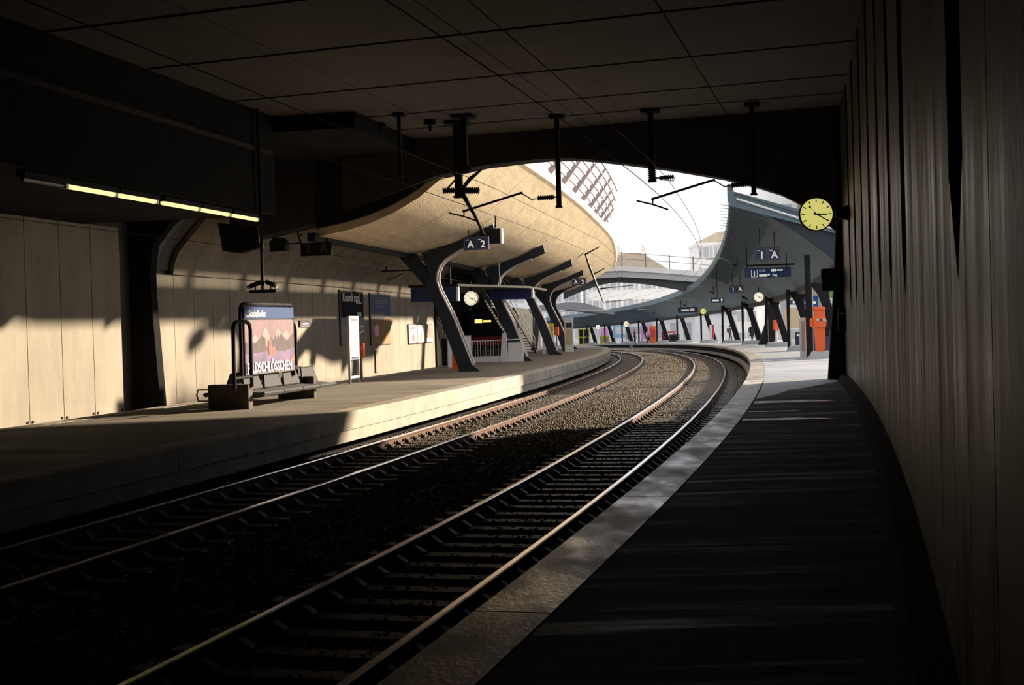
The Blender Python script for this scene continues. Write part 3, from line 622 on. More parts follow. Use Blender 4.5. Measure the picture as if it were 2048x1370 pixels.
# ================================================================== SIGNS
def square_sign(label, s, off, z, w, chars, hangto, small=True):
    t = at('platform_sign', label, 'sign', s, off, z)
    b = MB(); b.bbox(-w - .03, w + .03, -.01, .11, -w / 2 - .02, w / 2 + .02, .01); b.build('sign_box', M['navy'], t)
    for k, ch in enumerate(chars):
        cx_ = (-.5 + k) * (w + .02)
        h = w / 2 - .02
        b = MB(); r_ = .012
        for x0, x1, z0, z1 in ((-h, h, h - r_, h), (-h, h, -h, -h + r_), (-h, -h + r_, -h + r_, h - r_), (h - r_, h, -h + r_, h - r_)): b.box(cx_ + x0, cx_ + x1, -.016, -.010, z0, z1)
        b.build('border', M['grey'], t)
        text('lettering', ch, w * .78, M['sign_letter'], t, (cx_ + w * .07, -.014, -w * .10), bold=w * .02)
        b = MB(); b.box(cx_ - w * .34, cx_ - w * .06, -.016, -.010, w * .27, w * .32); b.build('caption', M['sign_letter'], t)
    b = MB(); 
    for x in (-w * .6, w * .6): b.tube([(x, .05, w / 2), (x, .05, w / 2 + hangto)], .02, 6)
    b.build('hanger', M['black'], t); return t
square_sign('nearest hanging sign reading A 2 in front of the first Y column', 38.9, -8.33, 5.53, .46, 'A2', .5)
square_sign('distant hanging sign reading A 2 below the far end of the canopy shell', 80, -8.04, 5.42, .46, 'A2', .55)
square_sign('hanging sign reading 1 A above the departure board on the right', 51.5, 2.82, 5.35, .55, '1A', .9)
square_sign('smaller distant hanging sign reading 1 A under the right canopy', 75, 2.27, 4.44, .42, '1A', .75)
t = at('display_box', 'dark boxy hanging display with a white end behind the nearest A 2 sign', 'display', 39.6, -8.0, 5.86)
MB().box(-.3, .5, -.08, .2, -.32, .26).build('case', M['black'], t); MB().box(.5, .56, -.08, .2, -.32, .26).build('end_cap', M['white'], t)
b = MB(); b.tube([(-.3, .06, .3), (-.3, .06, .62)], .03, 6); b.tube([(.3, .06, .3), (.3, .06, .82)], .03, 6); b.build('hanger', M['black'], t)
# departure boards
t = at('departure_board', 'blue departure board showing platform 1 below the hanging 1 A sign', 'display', 55, 2.96, 4.62)
MB().bbox(-1.12, 1.1, -.02, .25, -.24, .25, .02).build('case', M['navy'], t)
MB().box(-.86, .80, -.03, -.018, -.20, .20).build('panel', M['signblue'], t)
b = MB(); b.box(-.80, -.50, -.037, -.028, -.19, -.17); b.box(-.80, -.78, -.037, -.028, -.17, .16); b.box(-.52, -.50, -.037, -.028, -.17, .16); b.build('number_frame', M['sign_letter'], t)
text('lettering', '1', .30, M['sign_letter'], t, (-.65, -.034, -.02), bold=.012)
text('lettering', '15.24', .16, M['sign_letter'], t, (-.27, -.034, .11), sx=.9)
b = MB(); b.box(.16, .40, -.037, -.028, .06, .17); b.box(.44, .72, -.037, -.028, .08, .15); b.build('train_type', M['sign_letter'], t)
text('lettering', 'Zug', .15, M['sign_letter'], t, (.32, -.034, -.12), bold=.006)
b = MB(); b.box(-.42, -.02, -.037, -.028, -.18, -.06); b.box(.0, .1, -.037, -.028, -.12, -.05); b.build('destination_line', M['sign_letter'], t)
b = MB(); b.tube([(-1.0, .1, .24), (-1.0, .1, 1.3)], .03, 6); b.tube([(.9, .1, .24), (.9, .1, .9)], .03, 6); b.box(-1.0, 1.3, .04, .16, .34, .42); b.build('hanger', M['black'], t)
t = at('departure_board', 'small dark departure board far off beside the yellowish clock', 'display', 110, 1.9, 3.74)
MB().bbox(-.92, .92, -.02, .2, -.25, .25, .02).build('case', M['navy'], t)
b = MB(); b.box(-.6, .1, -.03, -.021, -.12, .06); b.box(.2, .6, -.03, -.021, -.1, .1); b.build('lettering', M['sign_letter'], t)
b = MB(); b.tube([(-.6, .1, .25), (-.6, .1, .9)], .03, 6); b.tube([(.6, .1, .25), (.6, .1, .6)], .03, 6); b.build('hanger', M['black'], t)
t = at('direction_sign', 'small navy direction sign with an arrow under the right canopy', 'sign', 75, 1.05, 3.74)
MB().box(-.42, .45, -.01, .08, -.16, .16).build('panel', M['navy'], t); b = MB(); b.box(-.32, .1, -.02, -.011, -.06, .05); b.build('lettering', M['sign_letter'], t)
b = MB(); b.add([(.28, -.015, .12), (.38, -.015, 0), (.31, -.015, 0), (.31, -.015, -.1), (.25, -.015, -.1), (.25, -.015, 0), (.18, -.015, 0)], [tuple(range(7))]); b.build('arrow', M['sign_letter'], t)
b = MB(); b.tube([(0, .04, .16), (0, .04, 2.2)], .025, 6); b.build('hanger', M['black'], t)
# sign for the third track and loudspeaker on one bracket
t = at('platform_sign', 'dark hanging sign with faint 3 A on slanted hangers near the portal', 'sign', 30, -11.62, 4.98)
MB().bbox(-.52, .52, -.03, .05, -.22, .2, .01).build('sign_box', M['black'], t)
text('lettering', '3', .34, M['grey_dk'], t, (-.26, -.034, 0), bold=.006); text('lettering', 'A', .34, M['grey_dk'], t, (.26, -.034, 0), bold=.006)
b = MB(); b.tube([(-.5, 0, .18), (-.62, 0, .55), (-.45, 0, .42)], .03, 6); b.tube([(.5, 0, -.1), (.32, 0, .42)], .03, 6); b.build('hanger', M['black'], t)
t = at('loudspeaker', 'black hexagonal loudspeaker beside the dark 3 A sign', 'loudspeaker', 30, -12.88, 5.15)
MB().prism([(-.25, -.2), (.25, -.2), (.27, .1), (.12, .24), (-.12, .24), (-.27, .1)], XZ, -.15, .2).build('housing', M['black'], t); MB().tube([(.25, 0, .02), (.72, 0, .03)], .025, 6).build('bracket', M['black'], t)

# ================================================================== CEILING LAMPS over the island platform
def lamp(s0, s1, on, lab):
    t = at('tube_lamp', lab, 'lamp', (s0 + s1) / 2, -10.6, 5.34); t['group'] = 'tube lamps in a row'
    L_ = s1 - s0
    MB().bbox(-.1, .1, -L_ / 2, L_ / 2, .03, .15, .02).build('housing', M['black'], t)
    MB().tube([(0, -L_ / 2 + .06, 0), (0, L_ / 2 - .10, 0)], .055, 8).build('tube', M['tube'] if on else M['tube_off'], t)
    MB().box(-.07, .07, L_ / 2 - .1, L_ / 2 - .02, -.06, .1).build('end_cap', M['galv'], t)
LS = [(11.9, 13.4), (13.4, 15.3), (15.4, 17.1), (17.35, 19.2), (19.25, 20.95), (21.05, 22.75)]
ln = ['unlit first tube lamp at the left end of the tunnel lamp row', 'first lit yellow tube lamp from the left in the tunnel row', 'second lit yellow tube lamp from the left in the tunnel row', 'third lit yellow tube lamp from the left in the tunnel row', 'fourth lit yellow tube lamp from the left in the tunnel row', 'last lit yellow tube lamp at the right end of the row']
for k, (a, b) in enumerate(LS): lamp(a, b, k > 0, ln[k])
def wlamp(s, z0, z1, lab):
    t = at('slot_lamp', lab, 'lamp', s, 4.62, z0); t['group'] = 'slim lamps in the wall slots'
    MB().tube([(0, 0, .03), (0, 0, z1 - z0 - .03)], .022, 8).build('tube', M['tube'], t); MB().box(.03, .12, -.03, .03, 0, z1 - z0).build('housing', M['black'], t)
wlamp(9.62, 5.85, 6.55, 'slim yellow upright lamp in the right wall, highest of its row')
wlamp(13.22, 5.52, 5.98, 'slim yellow upright lamp in the right wall, second from the front')
wlamp(16.72, 5.5, 5.78, 'short yellow upright lamp in the right wall, third from the front')
wlamp(23.22, 5.45, 5.65, 'tiny yellow upright lamp on the right wall just above the clock')

t = at('display_box', 'dark hanging panel at the end of the lamp row catching yellow lamp glints', 'display', 24.2, -11.75, 4.98)
MB().prism([(-.62, .45), (.55, .3), (.62, -.28), (.0, -.42), (-.5, -.34)], XZ, -.05, .2).build('case', M['black'], t); MB().tube([(0, .08, .3), (0, .08, 2.8)], .03, 6).build('hanger', M['black'], t)
# camera post hanging from the tunnel ceiling
t = at('camera_mast', 'thin black hanging mast carrying two surveillance cameras in front of the wall', 'mast', 22, -10.2, 3.42)
MB().tube([(0, 0, 0), (0, 0, 5.05)], .045, 8).build('pole', M['black'], t); MB().box(-.36, .38, -.04, .04, -.04, .04).build('crossbar', M['black'], t)
for x, a in ((-.2, -.5), (.22, .5)):
    b = MB(); b.tube([(x, 0, .04), (x, 0, .12)], .02, 6); b.tube([(x - a * .28, .05, .24), (x + a * .28, -.05, .13)], .06, 8); cm = b.build('camera', M['black'], t)
    MB().tube([(x + a * .28, -.05, .13), (x + a * .42, -.07, .10)], .05, 8).build('hood', M['lgrey'], cm)

# ================================================================== BENCH AND BILLBOARD on the island platform
t = at('billboard', 'billboard with blue Stadelhofen strip and violet mountain poster above the bench', 'billboard', 20.1, -9.3)
MB().bbox(-.06, .06, -1.52, 1.5, .76, 2.06, .015).build('board', M['frame_br'], t)
MB().bbox(-.07, .07, -1.52, 1.5, 2.08, 2.36, .015).build('name_strip', M['signblue'], t)
text('lettering', '...Stadelhofen', .22, M['lettering'], t, (.075, -1.42, 2.19), '+x', bold=.004, align='LEFT', sx=.98)
pic = MB(); X = .064
def q3(P, m, x): pic.add([(x, y, z) for y, z in P], [tuple(range(len(P)))], m)
q3([(-1.49, .79), (1.47, .79), (1.47, 2.03), (-1.49, 2.03)], 0, X)
q3([(-1.49, 1.55), (1.47, 1.55), (1.47, 2.03), (-1.49, 2.03)], 1, X + .002)
q3([(-1.49, 1.52), (-1.1, 1.45), (-.6, 1.62), (-.32, 1.9), (0, 1.62), (.2, 1.55), (.42, 1.86), (.75, 1.62), (1.0, 1.5), (1.47, 1.72), (1.47, 1.35), (.9, 1.28), (0, 1.3), (-1.49, 1.25)], 2, X + .004)
q3([(-.55, 1.66), (-.32, 1.9), (-.08, 1.68), (-.05, 1.45), (-.2, 1.6), (-.25, 1.35), (-.36, 1.62)], 3, X + .006)
q3([(.3, 1.72), (.42, 1.86), (.62, 1.7), (.52, 1.62), (.45, 1.72), (.36, 1.58)], 3, X + .006)
q3([(-1.2, 1.55), (-.95, 1.72), (-.75, 1.58), (-.9, 1.5)], 3, X + .006)
q3([(.72, 1.66), (.95, 1.8), (1.2, 1.68), (1.0, 1.55), (.85, 1.62)], 3, X + .006)
q3([(-.14, 1.2), (-.14, 1.52), (-.04, 1.6), (.05, 1.52), (.05, 1.38), (.25, 1.4), (.25, 1.2)], 4, X + .008)
q3([(1.05, .95), (1.47, 1.02), (1.47, 1.15), (1.2, 1.05)], 4, X + .006)
pic.build('picture', [M['p_violet'], M['p_rose'], M['p_mount'], M['p_snow'], M['p_brick']], t, recalc=False)
text('lettering', 'FELDSCHLÖSSCHEN', .335, M['lettering'], t, (.078, -1.46, .905), '+x', bold=.008, align='LEFT', sx=.90)
b = MB(); rr = .2
def rrect(y0, y1, z0, z1, r, x):
    P = [(x, y0, z0)]
    for k in range(5): a = math.pi - k * math.pi / 8; P.append((x, y0 + r + r * math.cos(a), z1 - r + r * math.sin(a)))
    for k in range(5): a = math.pi / 2 - k * math.pi / 8; P.append((x, y1 - r + r * math.cos(a), z1 - r + r * math.sin(a)))
    return P + [(x, y1, z0)]
b.tube(rrect(-1.58, 1.56, .62, 2.42, .18, 0), .045, 8); b.build('frame_tube', M['black'], t)
b = MB(); b.tube(rrect(-2.65, -1.72, .5, 2.0, .2, .3), .045, 8); b.tube([(.3, -2.65, .74), (.3, -1.72, .74)], .035, 8); b.build('hoop', M['black'], t)
b = MB(); b.tube(rrect(1.2, 2.5, .5, 1.98, .2, -.3), .04, 8); b.box(-.34, -.26, 2.0, 2.5, .76, .86); b.build('hoop', M['black'], t)

t = at('bench', 'long grey mesh platform bench between dark concrete end blocks under the billboard', 'bench', 20.2, -9.3)
for y0, y1 in ((-2.0, -1.72), (2.1, 2.3)): MB().bbox(-.72, .28, y0, y1, 0, .57, .02).build('end_block', M['bench_conc'], t)
MB().bbox(-.28, -.12, -1.72, 2.3, .18, .28, .02).build('beam', M['black'], t)
for side in (1, -1):
    for k in range(4):
        y0 = -1.66 + k * 1.2; y1 = y0 + 1.15
        sx0 = .12; P = [(.02, .40), (.40, .36), (.52, .37), (.56, .33), (.50, .27), (.40, .31), (.02, .35)]
        MB().prism([(side * (a + (0 if side > 0 else .45)), z) for a, z in P], XZ, y0, y1).build('seat', M['mesh_metal'], t)
        b = MB(); P = [(y0 + .02, .42), (y1 - .02, .42), (y1 - .18, .80), (y0 + .18, .80)]
        b.prism(P, lambda a, z, c: (side * (c + (0 if side > 0 else .45)) - side * (z - .42) * .22, a, z), 0, .02); br_ = b.build('backrest', M['mesh_metal'], t)
        b = MB(); b.tube([(side * (.01 + (0 if side > 0 else .45)) - side * (z - .42) * .22, a, z) for a, z in P], .016, 6, closed=True); b.build('rim', M['black'], br_)
b = MB(); b.tube([(-.72, -1.95, .46), (-.98, -1.95, .46), (-1.02, -1.95, .34), (-.98, -1.95, .2), (-.72, -1.95, .2)], .022, 6); b.build('armrest', M['galv'], t)

# timetable stand, validator post beside it
t = at('timetable_stand', 'tall white double-post timetable stand on the island platform', 'timetable', 31.3, -10.9)
for y in (-.48, .48): MB().bbox(-.04, .04, y - .03, y + .03, 0, 2.18, .01).build('post', M['lgrey'], t)
MB().bbox(-.03, .05, -.47, .47, .78, 2.2, .015).build('panel', M['white'], t)
b = MB(); b.box(.051, .056, -.36, .36, 2.05, 2.13); b.build('header', M['frame_br'], t); b = MB(); b.box(.051, .056, -.38, .38, .79, .87); b.build('footer', M['signblue'], t)
MB().box(-.02, .03, -.47, .47, .16, .24).build('crossbar', M['lgrey'], t)
t = at('validator', 'orange ticket validator on a brown post behind the white timetable stand', 'validator', 33.6, -11.42)
MB().bbox(-.16, .16, -.1, .12, .8, 1.28, .02).build('head', M['orange'], t); MB().box(-.07, .07, -.06, .06, 0, .8).build('post', M['brownplate'], t); MB().box(-.10, .10, -.105, -.10, 1.05, 1.15).build('slot', M['lgrey'], t)
t = at('validator', 'orange ticket validator at the foot of the nearest Y column', 'validator', 42.4, -10.05)
MB().bbox(-.14, .14, -.14, .14, 1.2, 1.8, .03).build('head', M['orange'], t)
MB().add([(-.13, -.1, 0), (.13, -.1, 0), (.13, .1, 0), (-.13, .1, 0), (-.11, -.09, 1.2), (.11, -.09, 1.2), (.11, .09, 1.2), (-.11, .09, 1.2)], [(0, 3, 2, 1), (4, 5, 6, 7), (0, 1, 5, 4), (1, 2, 6, 5), (2, 3, 7, 6), (3, 0, 4, 7)]).build('stem', M['orange'], t)
b = MB(); b.box(-.05, .05, -.15, -.14, 1.42, 1.62); b.build('slot', M['frame_br'], t)
t = at('cabinet', 'plain grey equipment cabinet standing behind the nearest Y column', 'cabinet', 46.9, -11.0, rz=R(44))
MB().bbox(-.55, .7, -.2, .35, 0, 1.35, .02).build('body', M['lgrey'], t); MB().box(-.555, -.55, -.15, .3, .08, 1.28).build('door', M['black'], t); MB().box(-.56, .71, -.21, .36, 1.35, 1.38).build('lid', M['grey'], t)  # black side panel stands for the unlit face of the cabinet
# far small validator on the fourth column
t = at('validator', 'small orange box on a post by the fourth Y column', 'validator', 81.3, -9.75)
MB().bbox(-.17, .17, -.14, .14, 1.15, 1.75, .03).build('head', M['orange'], t); MB().tube([(0, 0, 0), (0, 0, 1.15)], .05, 8).build('post', M['grey'], t)

# shelter roof with blue fascia boards over the stair
t = at('shelter_roof', 'dark flat shelter roof with blue fascia boards behind the first columns', 'roof', 50, -10.6, 4.15)
MB().prism([(-2.2, -4.2), (.0, -4.2), (2.1, 2.6), (2.1, 9), (-2.0, 9)], lambda a, b, c: (a, b, c), .02, .12).build('roof_slab', M['black'], t)
MB().bbox(-2.12, -.08, -4.15, -3.95, -.62, 0, .01).build('fascia', M['navy'], t); MB().box(-.08, .02, -4.17, -3.93, -.62, 0).build('end_cap', M['white'], t)
MB().bbox(-.1, 2.02, 3.9, 4.1, -.46, .02, .01).build('fascia', M['blue'], t); MB().box(2.02, 2.12, 3.88, 4.12, -.46, .02).build('end_cap', M['white'], t)
for x, y in ((-1.2, 0), (.6, 3)): MB().tube([(x, y, .2), (x, y, 1.3)], .03, 6).build('hanger', M['galv'], t)

# open staircase
t = at('staircase', 'open steel staircase rising from the island platform behind the second column', 'staircase', 76, -11.5)
rise, nst = 4.9, 27; dx, dy = -1.95, -6.9
dvec = Vector((dx, dy, 0)); run = dvec.length; dvec.normalize(); nv = Vector((-dvec.y, dvec.x, 0)) * -1     # nv points right
hw = .62
for k in range(nst):
    p = Vector((dx, dy, rise)) * ((k + .5) / nst)
    a, b_ = p - nv * hw - dvec * .15, p + nv * hw - dvec * .15; c_, d_ = p + nv * hw + dvec * .14, p - nv * hw + dvec * .14
    up = Vector((0, 0, .045))
    MB().add([a, b_, c_, d_, a + up, b_ + up, c_ + up, d_ + up], [(0, 3, 2, 1), (4, 5, 6, 7), (0, 1, 5, 4), (1, 2, 6, 5), (2, 3, 7, 6), (3, 0, 4, 7)]).build('tread', M['grey_dk'], t)
for sg in (-1, 1):
    o_ = nv * (hw + .04) * sg; e = Vector((dx, dy, rise)); w_ = Vector((0, 0, .28)); n4 = nv * .06 * sg
    P = [o_ + Vector((0, 0, 0)), o_ + e - w_ * .6, o_ + e + w_ * .4, o_ + w_ * .6 + Vector((0, 0, .1))]
    MB().add(P + [p + n4 for p in P], [(0, 1, 2, 3), (4, 5, 6, 7), (0, 1, 5, 4), (1, 2, 6, 5), (2, 3, 7, 6), (3, 0, 4, 7)]).build('stringer', M['black'], t)
    for h in (.62, 1.05):
        MB().tube([o_ + Vector((0, 0, h)), o_ + e + Vector((0, 0, h))], .028, 6).build('handrail', M['lgrey'], t)
    for k in range(8):
        p = o_ + e * (k / 7); MB().tube([p, p + Vector((0, 0, 1.05))], .022, 6).build('baluster', M['lgrey'], t)
# stairwell parapet
t = at('stairwell_parapet', 'white stairwell parapet with a thin railing between the first two columns', 'parapet', 54, -10.3)
MB().prism([(.1, 0), (.5, 0), (.42, 1.42), (.22, 1.42)], XZ, -.1, .12).build('end_post', M['white'], t)
MB().bbox(.5, 1.25, -.05, .12, 0, .95, .015).build('low_wall', M['offwhite'], t)
MB().bbox(-1.45, .12, -.06, .12, 0, .30, .015).build('kerb', M['white'], t)
MB().tube([(-1.45, 0, 1.06), (1.2, 0, 1.10)], .03, 8).build('top_rail', M['white'], t)
for k in range(12): MB().tube([(-1.42 + k * .13, 0, .3), (-1.42 + k * .13, 0, 1.06)], .012, 5).build('bar', M['galv'], t)
# yellow notice and white screen past the stair
t = at('poster_case', 'yellow notice on a white post beside the third Y column', 'poster', 73.5, -9.75)
MB().bbox(-.25, .3, -.02, .04, .9, 1.95, .01).build('panel', M['yellow'], t); MB().box(-.42, -.28, -.04, .04, 0, 2.6).build('post', M['white'], t); MB().box(-.2, .25, -.026, -.02, 1.2, 1.75).build('print', M['tan'], t)
t = at('info_stand', 'white framed information stand beyond the third Y column', 'stand', 78.5, -8.75)
MB().bbox(-.3, .3, -.03, .05, 0, 2.3, .02).build('frame', M['white'], t); MB().box(-.22, .22, -.036, -.03, 1.65, 2.0).build('screen', M['navy'], t); MB().box(-.22, .22, -.036, -.03, .5, 1.55).build('print', M['tan'], t)

# ================================================================== POSTERS ON THE LEFT WALL
def wall_poster(label, s0, s1, z0, z1, nm='poster', off=-15.97):
    t = at(nm, label, 'poster', (s0 + s1) / 2, off, z0); w_ = s1 - s0; h = z1 - z0
    MB().bbox(-.02, .05, -w_ / 2, w_ / 2, 0, h, .015).build('frame', M['frame_br'], t); return t, w_, h
def flat(nm, parent, P, m, x): MB().add([(x, y, z) for y, z in P], [tuple(range(len(P)))]).build(nm, m, parent, recalc=False)
t, w_, h = wall_poster('tall night-blue poster reading Keramik total on the left wall', 45.8, 49.5, 1.7, 4.19)
flat('night_sky', t, [(-w_ / 2 + .06, h * .36), (w_ / 2 - .06, h * .36), (w_ / 2 - .06, h - .06), (-w_ / 2 + .06, h - .06)], M['p_night'], .053)
flat('dusk', t, [(-w_ / 2 + .06, h * .36), (w_ / 2 - .06, h * .36), (w_ / 2 - .06, h * .5), (-w_ / 2 + .06, h * .5)], M['p_dusk'], .055)
flat('ground', t, [(-w_ / 2 + .06, .06), (w_ / 2 - .06, .06), (w_ / 2 - .06, h * .36), (-w_ / 2 + .06, h * .36)], M['p_ground'], .053)
flat('light_streak', t, [(-.2, h * .30), (w_ / 2 - .1, h * .36), (w_ / 2 - .1, h * .34), (-.2, h * .27)], M['white'], .056); flat('light_streak', t, [(.1, h * .17), (w_ / 2 - .1, h * .27), (w_ / 2 - .1, h * .24), (.1, h * .14)], M['white'], .056)
flat('label_patch', t, [(.75, h * .52), (1.4, h * .52), (1.4, h * .6), (.75, h * .6)], M['lgrey'], .057)
text('lettering', 'Keramik total.', .52, M['lettering'], t, (.055, -.1, h * .86), '+x', bold=.004, sx=.92)
b = MB(); b.box(.054, .057, .6, 1.5, h * .765, h * .78); b.build('small_print', M['lettering'], t)
t, w_, h = wall_poster('tall poster with blue sky, ochre wood and pink lantern on the left wall', 50.85, 54.7, 1.62, 4.15)
flat('sky', t, [(-w_ / 2 + .06, h * .55), (w_ / 2 - .06, h * .55), (w_ / 2 - .06, h - .06), (-w_ / 2 + .06, h - .06)], M['p_sky'], .053)
flat('wood', t, [(-w_ / 2 + .06, .06), (w_ / 2 - .06, .06), (w_ / 2 - .06, h * .55), (-w_ / 2 + .06, h * .55)], M['p_wood'], .054)
flat('hill', t, [(-w_ / 2 + .06, h * .5), (.5, h * .45), (.5, h * .67), (-.4, h * .62), (-w_ / 2 + .06, h * .62)], M['p_hill'], .056)
flat('lantern', t, [(-1.3, h * .2), (-.9, h * .16), (-.5, h * .2), (-.5, h * .36), (-.9, h * .42), (-1.3, h * .34)], M['pink'], .057)
b = MB(); 
for k, (a, e) in enumerate(((-1.2, .75), (-1.15, .8), (-1.1, .7))): b.box(.054, .058, a, e, h * (.90 - k * .05), h * (.925 - k * .05))
b.box(.054, .058, .95, 1.15, h * .8, h * .93); b.box(.054, .058, -1.0, .5, h * .735, h * .75); b.build('lettering', M['p_rose'], t)
for k, (a, b_, c1, c2, lab) in enumerate(((58.9, 61.0, 'white', 'p_brick', 'small white poster with red figure, left of three on the wall'), (61.15, 63.3, 'white', 'yellow', 'small pale poster in the middle of three on the wall'), (63.45, 65.6, 'brownplate', 'p_rose', 'small brown poster, right of three on the wall'))):
    t, w_, h = wall_poster(lab, a, b_, 1.58, 2.66)
    flat('print', t, [(-w_ / 2 + .07, .06), (w_ / 2 - .07, .06), (w_ / 2 - .07, h - .06), (-w_ / 2 + .07, h - .06)], M[c1], .053)
    flat('figure', t, [(-.25, .15), (.3, .12), (.35, .4), (.1, .62), (-.15, .45)] if k < 2 else [(-.2, .5), (.4, .5), (.5, .9), (0, .95)], M[c2], .055)
    flat('caption', t, [(-.7, h - .28), (.7, h - .28), (.7, h - .18), (-.7, h - .18)] if k < 2 else [(-w_ / 2 + .07, .06), (w_ / 2 - .07, .06), (w_ / 2 - .07, .25), (-w_ / 2 + .07, .25)], M['p_brick'] if k == 0 else M['lgrey'] if k == 1 else M['white'], .056)
t, w_, h = wall_poster('small dark name plate on the left wall right of the billboard', 40.3, 41.5, 2.56, 2.82, 'wall_sign')
flat('print', t, [(-.5, .05), (.5, .05), (.5, .21), (-.5, .21)], M['navy'], .053); b = MB(); b.box(.054, .057, -.36, .36, .1, .16); b.build('lettering', M['lgrey'], t)
t = at('wall_hatch', 'narrow brown upright plate low on the left wall under the posters', 'plate', 51.9, -15.97, .3)
MB().bbox(-.02, .04, -.33, .33, 0, 1.05, .01).build('plate', M['brownplate'], t)

# ================================================================== TRAIN on the third track
t = at('train', 'dark red train front with an amber destination display beyond the staircase', 'train', 76, -13.85, 0)
MB().prism([(-1.4, .35), (1.4, .35), (1.45, 1.2), (1.42, 3.2), (1.1, 3.75), (-1.1, 3.75), (-1.42, 3.2), (-1.45, 1.2)], XZ, 0, 24).build('body', M['black'], t)
MB().add([(-1.42, -.05, 1.25), (1.42, -.05, 1.25), (1.4, .06, 2.45), (-1.4, .06, 2.45), (-1.42, .3, 1.25), (1.42, .3, 1.25), (1.4, .3, 2.45), (-1.4, .3, 2.45)], [(0, 1, 2, 3), (0, 4, 5, 1), (3, 2, 6, 7), (0, 3, 7, 4), (1, 5, 6, 2), (4, 7, 6, 5)]).build('front_panel', M['dkred'], t)
MB().add([(-1.25, .08, 2.48), (1.25, .08, 2.48), (1.1, .1, 3.5), (-1.1, .1, 3.5), (-1.25, -.0, 2.48), (1.25, .0, 2.48), (1.1, .05, 3.5), (-1.1, .05, 3.5)], [(0, 1, 2, 3), (4, 5, 6, 7), (0, 1, 5, 4), (1, 2, 6, 5), (2, 3, 7, 6), (3, 0, 4, 7)]).build('windscreen', M['glass'], t)
b = MB(); b.box(-.98, -.5, -.03, .0, 2.72, 2.98); b.build('route_display', M['display'], t); b = MB(); b.box(-.42, .1, -.03, 0, 2.78, 2.9); b.build('destination_display', M['display'], t)
MB().bbox(-1.3, 1.3, -.3, 0, .35, .95, .05).build('coupler_skirt', M['steel'], t)

# ================================================================== RIGHT PLATFORM OBJECTS
t = at('validator', 'large orange ticket validator on the nearest plinth of the right platform', 'validator', 47.2, 4.83, PL + .3)
MB().add([(-.21, -.16, 0), (.17, -.16, 0), (.17, .16, 0), (-.21, .16, 0), (-.27, -.18, 1.15), (.19, -.18, 1.15), (.19, .18, 1.15), (-.27, .18, 1.15)], [(0, 3, 2, 1), (4, 5, 6, 7), (0, 1, 5, 4), (1, 2, 6, 5), (2, 3, 7, 6), (3, 0, 4, 7)]).build('stem', M['orange'], t)
MB().bbox(-.33, .22, -.26, .22, 1.05, 1.45, .05).build('console', M['orange'], t); MB().bbox(-.27, .19, -.2, .2, 1.45, 1.74, .03).build('head', M['orange'], t); MB().bbox(-.3, .21, -.22, .22, 1.74, 1.9, .05).build('hood', M['orange'], t)
b = MB(); b.box(-.18, -.06, -.275, -.26, 1.30, 1.38); b.box(.08, .19, -.275, -.26, 1.30, 1.38); b.build('screen', M['lgrey'], t); b = MB(); b.box(-.06, .08, -.272, -.26, 1.30, 1.38); b.build('slot', M['navy'], t)
MB().box(-.45, -.28, -.2, .1, 1.05, 1.42).build('side_box', M['orange'], t)
t = at('ticket_machine', 'dark navy ticket machine right behind the large orange validator', 'machine', 49.6, 5.05)
MB().bbox(-.42, .42, -.2, .25, 0, 1.55, .03).build('body', M['navy'], t); MB().box(-.3, .3, -.206, -.2, .9, 1.4).build('front', M['black'], t)
t = at('notice_board', 'yellow timetable board on a grey leg beside the leaning strut', 'timetable', 51, 5.2)
MB().bbox(-.24, .24, -.02, .04, 1.15, 2.1, .01).build('panel', M['yellow'], t); MB().box(-.15, .2, -.01, .03, 0, 1.15).build('leg', M['lgrey'], t); MB().box(-.2, .2, -.025, -.02, 1.9, 2.05).build('print', M['navy'], t)
t = at('cabinet', 'narrow light grey cabinet at the left end of the nearest plinth', 'cabinet', 47.9, 4.13)
MB().bbox(-.13, .12, -.2, .25, 0, 1.75, .02).build('body', M['lgrey'], t); MB().box(-.08, .07, -.206, -.2, .3, 1.6).build('door', M['grey'], t)
t = at('support_post', 'thick dark upright post left of the large orange validator', 'post', 48.6, 4.42)
MB().tube([(0, 0, 0), (0, 0, 4.5)], .12, 12).build('shaft', M['black'], t); MB().tube([(.17, .12, 0), (.17, .12, 4.35)], .055, 10).build('drain_pipe', M['canopy'], t); MB().bbox(-.2, .2, -.2, .2, 0, .06, .02).build('base_plate', M['black'], t)
t = at('waste_bin', 'dark blue waste bin with a white label on the right platform', 'bin', 78.4, 6.55)
MB().lathe([(.24, 0), (.26, .05), (.26, .82), (.22, .92), (.1, .95)], lambda x, y, h: (x, y, h), 20).build('body', M['binblue'], t, smooth=True); MB().box(-.17, .19, -.275, -.25, .66, .8).build('label', M['white'], t); MB().box(.0, .05, -.29, -.25, 0, .8).build('post', M['lgrey'], t)
t = at('info_stele', 'tall white framed map stele with navy header behind the blue bin', 'stele', 83.3, 6.95)
MB().bbox(-.42, .38, -.06, .08, 0, 3.35, .02).build('frame', M['white'], t); MB().box(-.36, .34, -.07, -.06, 2.85, 3.2).build('header', M['navy'], t)
MB().box(-.34, .28, -.07, -.06, 1.2, 2.65).build('map', M['tan'], t); MB().box(-.34, .28, -.07, -.06, .45, 1.1).build('print', M['lgrey'], t)
b = MB(); b.lathe([(.11, -.075), (.11, -.07)], lambda x, y, h: (x - .05, h, y + 3.02), 16); b.build('emblem', M['white'], t)
t = at('info_stele', 'blue kiosk panel with white lettering right of the map stele', 'stele', 86.5, 8.3)
